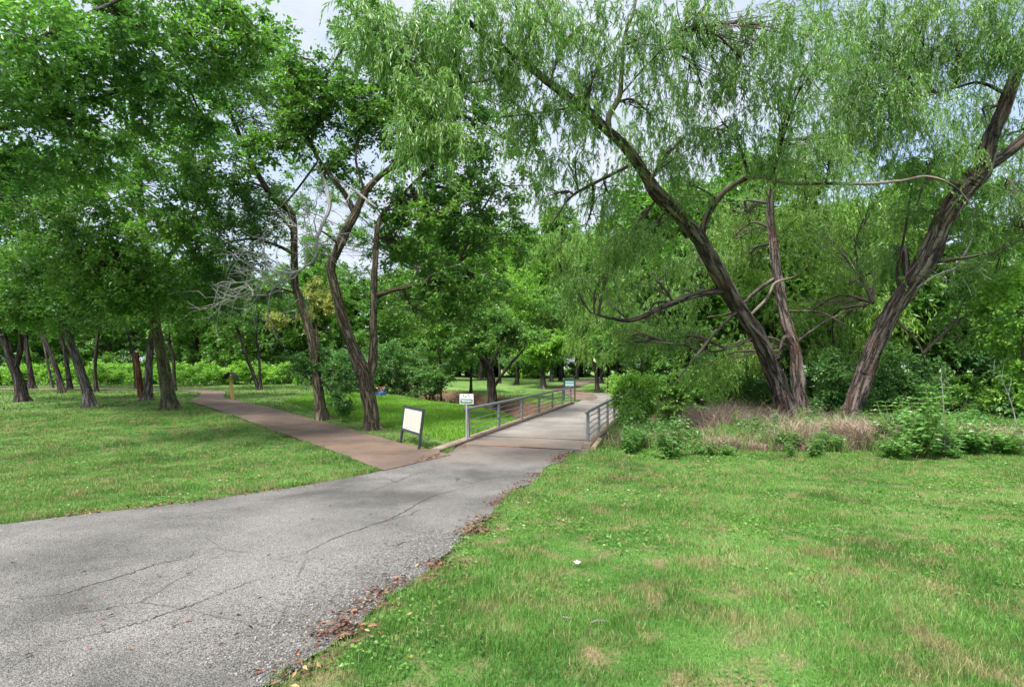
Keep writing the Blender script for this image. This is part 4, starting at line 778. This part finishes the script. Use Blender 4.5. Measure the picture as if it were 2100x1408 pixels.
mid('straight dark trunk at the far bend of the trail', (1183, 773), 66, [[(1183, 774, 0, 9), (1183, 750, 0, 8), (1182, 720, 0, 7), (1180, 600, 0, 5)]], [(1180, 700, 0, 40, 26, 2.4, 24), (1190, 640, 0, 50, 40, 3, 30), (1175, 580, 0, 45, 40, 3, 22)], leaf='leaf_cool')
mid('leaning trunk under pale hanging willow leaves beside the far trail', (1226, 784), 46, [[(1226, 785, 0, 12), (1223, 768, 0, 9), (1219, 750, 0, 8), (1214, 700, 0, 7), (1220, 600, -.5, 5)]], [(1210, 690, 0, 45, 35, 1.8, 34), (1240, 650, 0, 50, 40, 2, 30), (1200, 620, .5, 50, 45, 2, 26)], leaf='leaf_willow_far', kind='willow', size=.16)
mid('thin straight trunk among the far willows', (1247, 782), 48, [[(1248, 783, 0, 6), (1248, 760, 0, 5), (1248, 720, 0, 5), (1250, 640, 0, 4)]], [(1255, 700, 0, 45, 32, 1.8, 30), (1280, 640, .5, 50, 40, 2, 26)], leaf='leaf_willow_far', kind='willow', size=.16)
mid('thick black trunk at the right end of the far willows', (1269, 779), 50, [[(1269, 780, 0, 15), (1269, 755, 0, 12), (1268, 725, 0, 11), (1265, 650, 0, 8)]], [(1300, 700, 0, 50, 35, 2, 30), (1300, 640, 1, 60, 45, 2.4, 30), (1330, 590, 1, 50, 45, 2.4, 22)], leaf='leaf_willow_far', kind='willow', size=.17)
mid('narrow trunk behind the leaning one in the far willows', (1234, 779), 56, [[(1234, 780, 0, 9), (1233, 755, 0, 7), (1232, 720, 0, 6)]], [(1225, 720, 0, 40, 22, 2, 18)], leaf='leaf_willow_far', kind='willow', size=.17)
mid('group of slim pale stems with loose leaves left of the small sign', (905, 790), 42, [[(905, 792, 0, 6), (903, 750, 0, 5), (897, 715, 0, 4), (890, 650, 0, 3)], [(906, 785, 0, 5), (909, 750, 0, 4), (915, 700, 0, 3), (925, 640, 0, 2)]], [(905, 680, 0, 50, 30, 1.8, 24), (880, 640, 0, 50, 35, 2, 22), (930, 640, 0, 50, 35, 2, 22), (905, 755, 0, 22, 22, 1.2, 8)], 'bark_grey', 'leaf_mid')
mid('small tree with yellowed leaves behind the forked one', (650, 802), 33, [[(655, 808, 0, 9), (652, 740, 0, 7), (650, 680, 0, 6), (640, 600, 0, 4)]], [(645, 585, 0, 34, 38, 1.0, 9), (665, 620, 0, 22, 25, .8, 5), (575, 655, 0, 30, 26, .9, 10), (640, 650, .2, 30, 25, .8, 5)], 'bark_brown', 'leaf_yellow', .11)

mid('tall light green tree rising behind the forked dark bank tree', (985, 786), 62, [[(985, 787, 0, 10), (986, 760, 0, 9), (990, 700, 0, 8), (995, 600, 0, 6), (1000, 520, 0, 4)]],
    [(960, 640, 0, 60, 40, 2.6, 30), (1030, 600, 0, 60, 45, 2.6, 34), (960, 570, 0, 60, 45, 2.6, 30), (1020, 530, 0, 50, 40, 2.4, 26), (900, 620, 0, 60, 40, 2.6, 26), (1080, 560, 0, 40, 40, 2.2, 16), (980, 460, 0, 50, 45, 2.4, 18), (1040, 480, 0, 40, 40, 2.4, 12)], leaf='leaf_light', size=.16)
mid('tall mid green tree behind the two near trunks', (850, 790), 58, [[(850, 791, 0, 10), (850, 760, 0, 9), (853, 700, 0, 8), (860, 560, 0, 5)]],
    [(850, 660, 0, 70, 45, 2.6, 34), (800, 600, 0, 60, 45, 2.6, 28), (880, 580, 0, 60, 45, 2.6, 30), (840, 520, 0, 60, 45, 2.6, 26), (930, 520, 0, 60, 45, 2.6, 26), (720, 560, 0, 60, 50, 2.6, 20), (790, 490, 0, 50, 45, 2.4, 14), (700, 470, 0, 45, 40, 2.4, 12), (640, 500, 0, 50, 45, 2.4, 20), (600, 420, 0, 45, 40, 2.4, 12), (725, 400, 0, 45, 40, 2.4, 10), (660, 390, 0, 40, 40, 2.4, 12), (690, 320, 0, 40, 35, 2.2, 9), (740, 480, 0, 40, 40, 2.2, 14), (610, 340, 0, 45, 40, 2.2, 10), (880, 450, 0, 60, 45, 2.6, 18), (760, 680, 0, 50, 40, 2.6, 20)], leaf='leaf_mid', size=.16)
mid('tall tree with dark loose top above the far willows', (1150, 780), 60, [[(1150, 781, 0, 9), (1150, 740, 0, 8), (1148, 640, 0, 7), (1150, 480, 0, 4)]],
    [(1150, 640, 0, 45, 40, 2.4, 26), (1165, 560, 0, 45, 40, 2.2, 18), (1120, 510, 0, 40, 35, 2, 12), (1180, 500, 0, 40, 35, 2, 9), (1200, 600, 0, 45, 35, 2.2, 18)], leaf='leaf_willow_far', size=.2, kind='willow')

# shrubs
def shrub(label, px, py, d, R, ns, leaf, size=.1, kind='broad', dens=1.2, name='shrub', group=None, base=None):
    c = P(px, py, d); g0 = np.array([c[0], c[1], float(H(c[0], c[1]))]); T = thing(name, g0, label, 'shrub', group)
    a = Acc(); st = []
    for k_ in range(5):
        e = c+rng.normal(size=3)*np.array(R)*.4; tube(a, [g0-[0, 0, .1], (g0+e)/2+rng.normal(size=3)*.12, e], [.05, .035, .015], n=7, k=5, m=0); st.append(e)
    a.obj('stem', M['twig'], T)
    a = Acc(); crown_blob(a, c, R, ns, np.array([g0+(c-g0)*.4]), 0, leaf=size, kind=kind, dens=dens, twig_r=.01)
    lo = np.array([c[0], c[1], g0[2]+.35*R[2]]); crown_blob(a, lo, (R[0], R[1], .4*R[2]+.15), ns//2, np.array([g0]), 0, leaf=size, kind=kind, dens=dens, twig_r=.01)
    a.obj('crown', [M[leaf], M['twig']], T)
shrub('big dense dark evergreen bush behind the blue disc golf basket', 812, 745, 43, (3.0, 1.8, 1.9), 70, 'leaf_cool', .12, dens=1.5)
shrub('low rounded dark bush leaning over the hollow right of the basket bush', 880, 770, 41, (1.8, 1.4, 1.2), 36, 'leaf_cool', .12)
shrub('dark bush between the two near trunks', 700, 750, 40, (2.6, 1.5, 1.8), 46, 'leaf_cool', .12, dens=1.4)
shrub('tall bushy vine covered shrub swallowing the far end of the railing', 1302, 815, 24, (.85, 1.2, 1.1), 50, 'leaf_light', .095, dens=1.1)
shrub('dark leafy shrub below the railing on the creek wall', 1293, 872, 20.5, (.6, .8, .7), 26, 'leaf_mid', .085, dens=1.1)
shrub('pale sapling bush behind the railing end beside the turn', 1262, 790, 33, (.5, .5, .5), 8, 'leaf_light', .10)
for k_, (lb, px, py, d, R, ns, lf) in enumerate([
    ('leafy bank shrub between the railing shrub and the leaning willow', 1400, 790, 30, (2.2, 1.4, 1.5), 44, 'leaf_mid'),
    ('dark green shrub right behind the two willow stems', 1500, 780, 31, (2.2, 1.5, 1.7), 44, 'leaf_cool'),
    ('vine tangled shrub between the upright and the thick willow', 1715, 790, 27, (1.6, 1.1, 1.6), 36, 'leaf_cool'),
    ('glossy dark shrub right of the thick willow foot', 1840, 790, 29, (2.4, 1.4, 1.9), 50, 'leaf_cool'),
    ('sunlit yellow green bush across the brown water', 1960, 800, 34, (2.2, 1.2, 1.2), 34, 'leaf_mid'),
    ('tall light green shrub at the right border of the picture', 2085, 660, 22, (1.3, 1.2, 2.6), 46, 'leaf_light'),
    ('dark shrub in the corner by the bare pale sticks', 2090, 850, 22, (1.3, 1.0, 1.2), 26, 'leaf_cool'),
    ('mid green shrub at the foot of the far wood left of the willow', 1350, 750, 42, (2.6, 1.6, 2.2), 44, 'leaf_cool')]):
    shrub(lb, px, py, d, R, ns, lf, .11, group='shrubs on the far creek bank' if k_ not in (5, 6) else None)

# ---------------------------------------------------------------- background wood: a few tree shapes copied with their parts
def bg_tree(label, leaf, kind, h, R, nblob, size, seed, bark='bark_dark', low=.22):
    T = thing('woodland_tree', (0, 0, 0), label, 'tree', None); rg = np.random.default_rng(seed); a = Acc()
    c, ra = tube(a, [[0, 0, -.3], [.1, 0, h*.2], [.3*rg.normal(), .3*rg.normal(), h*.5], [.4*rg.normal(), .4*rg.normal(), h*.88]], [.32, .24, .18, .05], n=22, k=9, flare=.5, ridge=.1, seed=seed)
    a.obj('trunk', M[bark], T, smooth=True); a = Acc()
    for k_ in range(nblob):
        f = (k_+.5)/nblob; z = h*(low+(1-low)*f*.97); r = R*math.sin(math.pi*min(1, .22+.74*f))**.7; th = k_*2.4+rg.random()
        p = [r*.58*math.cos(th), r*.58*math.sin(th), z]; rr = R*.48*(.8+.5*rg.random())
        crown_blob(a, p, (rr, rr, rr*.62), 17, c[5:], .06, leaf=size, kind=kind, dens=.9, twig_r=.014, hang=1.3)
    a.obj('crown', [M[leaf], M['twig']], T); return T
def copy_tree(src, x, y, s, rz, label, group):
    z = float(H(x, y)); o = src.copy(); COL.objects.link(o); o.location = (x, y, z); o.scale = (s, s, s*(.9+.2*rng.random())); o.rotation_euler = (0, 0, rz)
    o['label'] = label; o['group'] = group
    for ch in src.children:
        c = ch.copy(); COL.objects.link(c); c.parent = o
    return o
protos = [bg_tree('x', 'leaf_mid', 'broad', 11, 3.6, 15, .19, 1), bg_tree('x', 'leaf_deep', 'broad', 13, 4.0, 17, .19, 2), bg_tree('x', 'leaf_cool', 'broad', 9, 3.2, 14, .17, 3, low=.08),
          bg_tree('x', 'leaf_willow_far', 'willow', 11, 3.8, 15, .24, 4, low=.3), bg_tree('x', 'leaf_light', 'broad', 8, 3.2, 12, .18, 5, low=.1)]
used = [False]*5
SP = [  # (x px, distance, kind, scale, label, group)
]
kinds = ['mid green', 'tall dark green', 'bluish green bushy', 'drooping willow leaved', 'bright light green']
rows = [('in the front row of the wood behind the willows', 'front row of the wood behind the willows', 35, 41, [(1370, 0), (1440, 3), (1530, 1), (1620, 0), (1710, 3), (1800, 0), (1880, 1), (1960, 2), (2050, 0), (2140, 4)], (1.15, 1.4)),
        ('deep in the wood behind the willows', 'back of the wood behind the willows', 48, 60, [(1340, 0), (1420, 1), (1500, 3), (1580, 1), (1660, 0), (1750, 1), (1840, 3), (1930, 0), (2020, 1), (2110, 3), (2200, 0)], (1.05, 1.3)),
        ('closing the view behind the shaded grove', 'trees closing the view behind the grove', 72, 86, [(-60, 0), (20, 1), (100, 4), (170, 0), (240, 1), (310, 0), (380, 4), (450, 1), (520, 0), (590, 4), (660, 1), (730, 0), (800, 1), (870, 4), (940, 0)], (1.1, 1.35)),
        ('high over the far lawn beyond the footbridge', 'trees closing the view beyond the footbridge', 74, 88, [(850, 0), (1000, 1), (1090, 4), (900, 1), (960, 0), (1020, 4), (1070, 1), (1110, 0), (1150, 1), (1190, 3), (1230, 1), (1270, 0), (1320, 3), (1370, 1)], (1.5, 1.9)),
        ('whose leaves fill the gaps above the grove trunks', 'tall trees between the grove trunks', 60, 68, [(-40, 1), (90, 0), (230, 1), (400, 0), (500, 1), (620, 0), (-140, 0)], (1.1, 1.3))]
for txt, grp, d0, d1, lst, (s0, s1) in rows:
    for k_, (px, kd) in enumerate(lst):
        d = d0+(d1-d0)*rng.random(); x = (px-CX)/F*d; s = s0+(s1-s0)*rng.random(); lab = '%s tree %s' % (kinds[kd], txt)
        same = sum(1 for q_ in lst if q_[1] == kd)
        if same > 1: grp_k = '%s, %s ones' % (grp, kinds[kd])
        else: grp_k = grp
        if not used[kd]:
            o = protos[kd]; used[kd] = True; o.location = (x, d, float(H(x, d))); o.scale = (s, s, s); o['label'] = lab; o['group'] = grp_k
        else: copy_tree(protos[kd], x, d, s, rng.random()*6.28, lab, grp_k)

# ---------------------------------------------------------------- undergrowth masses
def mass(name, label, cat, pts, ns, R, leaf, size, kind='broad', dens=1.0):
    a = Acc()
    for (x, y, z, n) in pts: crown_blob(a, (x, y, z), np.array(R)*((.55+1.0*rng.random()) if name == 'weeds' else 1), n, np.array([[x, y, z-.5]]), 0, leaf=size, kind=kind, dens=dens)
    tag(a.obj(name, [M[leaf], M['twig']]), label, cat, kind='stuff')
def row(px0, px1, n, d, z, k): return [((px-CX)/F*d_, d_, float(H((px-CX)/F*d_, d_))+z*(.8+.5*rng.random()), k) for px in np.linspace(px0, px1, n) for d_ in [d*(.95+.1*rng.random())]]
mass('undergrowth', 'bright green undergrowth along the edge of the grove', 'undergrowth', row(-60, 640, 30, 50, .9, 16), 0, (1.7, 1.2, .9), 'leaf_light', .14)
mass('undergrowth', 'dark undergrowth standing behind the bright green edge', 'undergrowth', row(-80, 980, 30, 66, 1.8, 16), 0, (2.8, 1.6, 1.8), 'leaf_deep', .22)
mass('undergrowth', 'mid green undergrowth closing the far end of the trail', 'undergrowth', row(880, 1420, 20, 92, 2.0, 16), 0, (3.4, 2, 2.6), 'leaf_mid', .26)
a_ = []
for _ in range(150):
    x = 4.3+22*rng.random(); yl = float(np.interp(x, [3, 6, 10, 14, 20, 28], [16.9, 16.5, 16.2, 15.9, 15.4, 15])); y = yl+.35+(23-yl)*rng.random()**1.3
    if min(np.hypot((x-GP(1450, 894)[0])/1.6, (y-GP(1450, 894)[1])/2.2), np.hypot((x-GP(1730, 922)[0])/1.3, (y-GP(1730, 922)[1])/1.6)) < 1: continue
    if min(np.hypot((x-u_)/(1.15*v_), (y-w_)/(1.3*z_)) for u_, w_, v_, z_ in [(GP(px, py)[0], GP(px, py)[1]+.25, p_, q_) for px, py, p_, q_ in ((1450, 892, 1.25, 1.3), (1730, 918, 1.0, .5), (1570, 915, .7, .3))]) < 1: continue
    if fbm(x+31, y, .45) > .40: a_.append((x, y, float(H(x, y))+.12+.25*rng.random(), 7))
mass('weeds', 'low broad leaved weeds covering the creek bank between lawn and willows', 'weeds', a_, 0, (.6, .55, .28), 'leaf_weed', .075, dens=1.1)
mass('undergrowth', 'dark tangled undergrowth on the far bank of the creek', 'undergrowth', row(1330, 2200, 24, 37, .9, 20), 0, (1.7, 1.2, 1.3), 'leaf_cool', .13)

# weeds between the lawn and the creek: dry grass heaps and green weeds
DRY = []; a = Acc()
for (px, py, n, h, sx_, sy_) in [(1450, 892, 12000, .62, 1.25, 1.3), (1730, 918, 11000, .48, 1.1, .6), (1570, 915, 3500, .34, 1.0, .4), (1400, 918, 3500, .34, .9, .4), (1990, 915, 3500, .36, 1.5, .5), (1850, 925, 3000, .40, .8, .5), (2085, 915, 1800, .36, .7, .4), (1340, 890, 1800, .35, .5, .5), (1600, 880, 3000, .45, 1.5, .8), (1480, 927, 2600, .26, .5, .22), (1640, 930, 2600, .24, .5, .22), (1560, 928, 1600, .2, .3, .2), (1800, 938, 2200, .22, .5, .2), (1380, 920, 1200, .2, .3, .2)]:
    q = GP(px, py); x = q[0]+rng.normal(size=n)*sx_; y = q[1]+.25+rng.normal(size=n)*sy_; yl = np.interp(x, [3, 6, 10, 14, 20, 28], [16.8, 16.4, 16.0, 15.6, 15.1, 14.8])
    k = (y > yl+.25*fbm(x, y, 2)) & (fbm(x+3, y, 1.1) > .36); x, y = x[k], y[k]
    blades(a, x, y, h*1.7*(.25+1.3*fbm(x, y, 1.3)), .011, .95)
    DRY.append((q[0], q[1]+.25, sx_*1.15, sy_*1.3))
m, t, p = mat('dry_blade'); c = ramp(t, attr(t, 'rnd'), [(0, (.09, .065, .045)), (.4, (.23, .175, .135)), (.8, (.40, .32, .25)), (1, (.40, .24, .12))]); t.links.new(c, p.inputs['Base Color']); p.inputs['Roughness'].default_value = .8
tag(a.obj('dry_grass', m), 'heaps of pinkish grey dead grass between the lawn and the willows', 'dry grass', kind='stuff')
a = Acc(); x = 3.6+24*rng.random(90000); y = 15.2+8.5*rng.random(90000); yl = np.interp(x, [3, 6, 10, 14, 20, 28], [16.7, 16.3, 15.9, 15.4, 14.9, 14.5])
k = (y > yl) & in_frame(x, y, 1.1) & (fbm(x, y, .7) > .38)
for u_, w_, v_, z_ in DRY: k &= np.hypot((x-u_)/v_, (y-w_)/z_) > 1
x, y = x[k], y[k]; blades(a, x, y, .5*(.5+fbm(x, y, .8)), .014, .6)
tag(a.obj('tall_grass', M['grass']), 'uncut green grass standing along the creek bank', 'tall grass', kind='stuff')
# one weed plant template: stems with paired lobed leaves; copied with its parts
def weed(label, g0, h, spread, nst, size, leaf='leaf_weed', group=None, name='weed_plant'):
    T = thing(name, g0, label, 'plant', group); s = Acc(); lf = Acc(); g0 = np.asarray(g0, float)
    for k_ in range(nst):
        th = rng.random()*6.28; hh = h*(.55+.5*rng.random()); tip = g0+[spread*math.cos(th)*rng.random(), spread*math.sin(th)*rng.random(), hh]
        b = g0+rng.normal(size=3)*[.12*spread, .12*spread, 0]; md = (b+tip)/2+rng.normal(size=3)*.05*h
        c, _ = tube(s, [b-[0, 0, .05], md, tip], [.009, .007, .003], n=12, k=4)
        for i_ in range(2, 12):
            for u in (-1, 1):
                ph = i_*1.57+(0 if u > 0 else math.pi)+rng.normal()*.3; out = np.array([math.cos(ph), math.sin(ph), .35]); pl = size*(.5+.5*rng.random())
                b_ = c[i_]+out*pl*.35; n3 = 3
                D = np.array([[math.cos(ph+e), math.sin(ph+e), -.12] for e in (-.75, 0, .75)]); ll = np.array([.75, 1.05, .75])*pl*(1.15-.04*i_)
                leaves(lf, np.repeat(b_[None], 3, 0), D, ll, ll*.55, fold=.12, rnd=np.full(3, rng.random()), flat=.9)
                multi_tube(s, c[i_][None], (c[i_]+b_)[None]/2, b_[None], [.003], [.002], 2, 0)
    s.obj('stem', M['twig_green'], T); lf.obj('foliage', M[leaf], T); return T
weed('tall broad leaved weed rising above all others at the creek edge', GP(1890, 940), 2.0, .8, 16, .24)
w1 = weed('x', GP(1300, 925), .85, .6, 12, .14); w2 = weed('x', GP(1620, 925), .75, .55, 12, .17)
WG = 'knee high weeds along the lawn edge'
for o in (w1, w2): o['label'] = 'knee high leafy green weed in the strip along the creek lawn edge'; o['group'] = WG
rw = np.random.default_rng(5)
for k_, (px, py, s) in enumerate([(1275+820*(i_+rw.random())/38, 872+62*rw.random(), .55+.95*rw.random()**1.8) for i_ in range(38)]+[(1835, 915, 1.7), (1865, 900, 1.9), (1985, 925, 1.5), (1320, 895, 1.6), (1360, 900, 1.3), (1290, 912, 1.2), (1930, 905, 1.6), (2060, 925, 1.3), (1660, 885, 1.5), (1520, 890, 1.2)]):
    src = (w1, w2)[k_ % 2]; q = GP(px, py+8); o = src.copy(); COL.objects.link(o); o.location = Vector([float(c) for c in q]); o.scale = (s, s, s); o.rotation_euler = (0, 0, rng.random()*6.28)
    for ch in src.children:
        c = ch.copy(); COL.objects.link(c); c.parent = o
# bare pale sticks at the right border
for pts, lb in (([(2100, 900), (2075, 830), (2052, 770)], 'bare pale stick leaning left at the picture border'), ([(2098, 850), (2085, 790), (2072, 730)], 'thin bare sapling standing just behind the leaning pale stick'), ([(1938, 915), (1935, 830), (1930, 760)], 'bare grey sapling rising behind the tall broad leaved weed')):
    q = GP(pts[0][0], pts[0][1]+25); d = q[1]; a = Acc(); pp = [q]+[P(px, py, d) for px, py in pts[1:]]; tube(a, pp, [.018, .014, .007], n=10, k=5, wob=.3)
    for _ in range(5):
        b = pp[2]-(pp[2]-pp[1])*rng.random(); tube(a, [b, b+rng.normal(size=3)*.12+[0, 0, .15], b+rng.normal(size=3)*.2+[0, 0, .35]], [.006, .005, .002], n=5, k=3)
    tag(a.obj('bare_stick', M['bark_dead']), lb, 'stick')
print('QUADS', sum(len(o.data.polygons) for o in bpy.data.objects if o.type == 'MESH'))
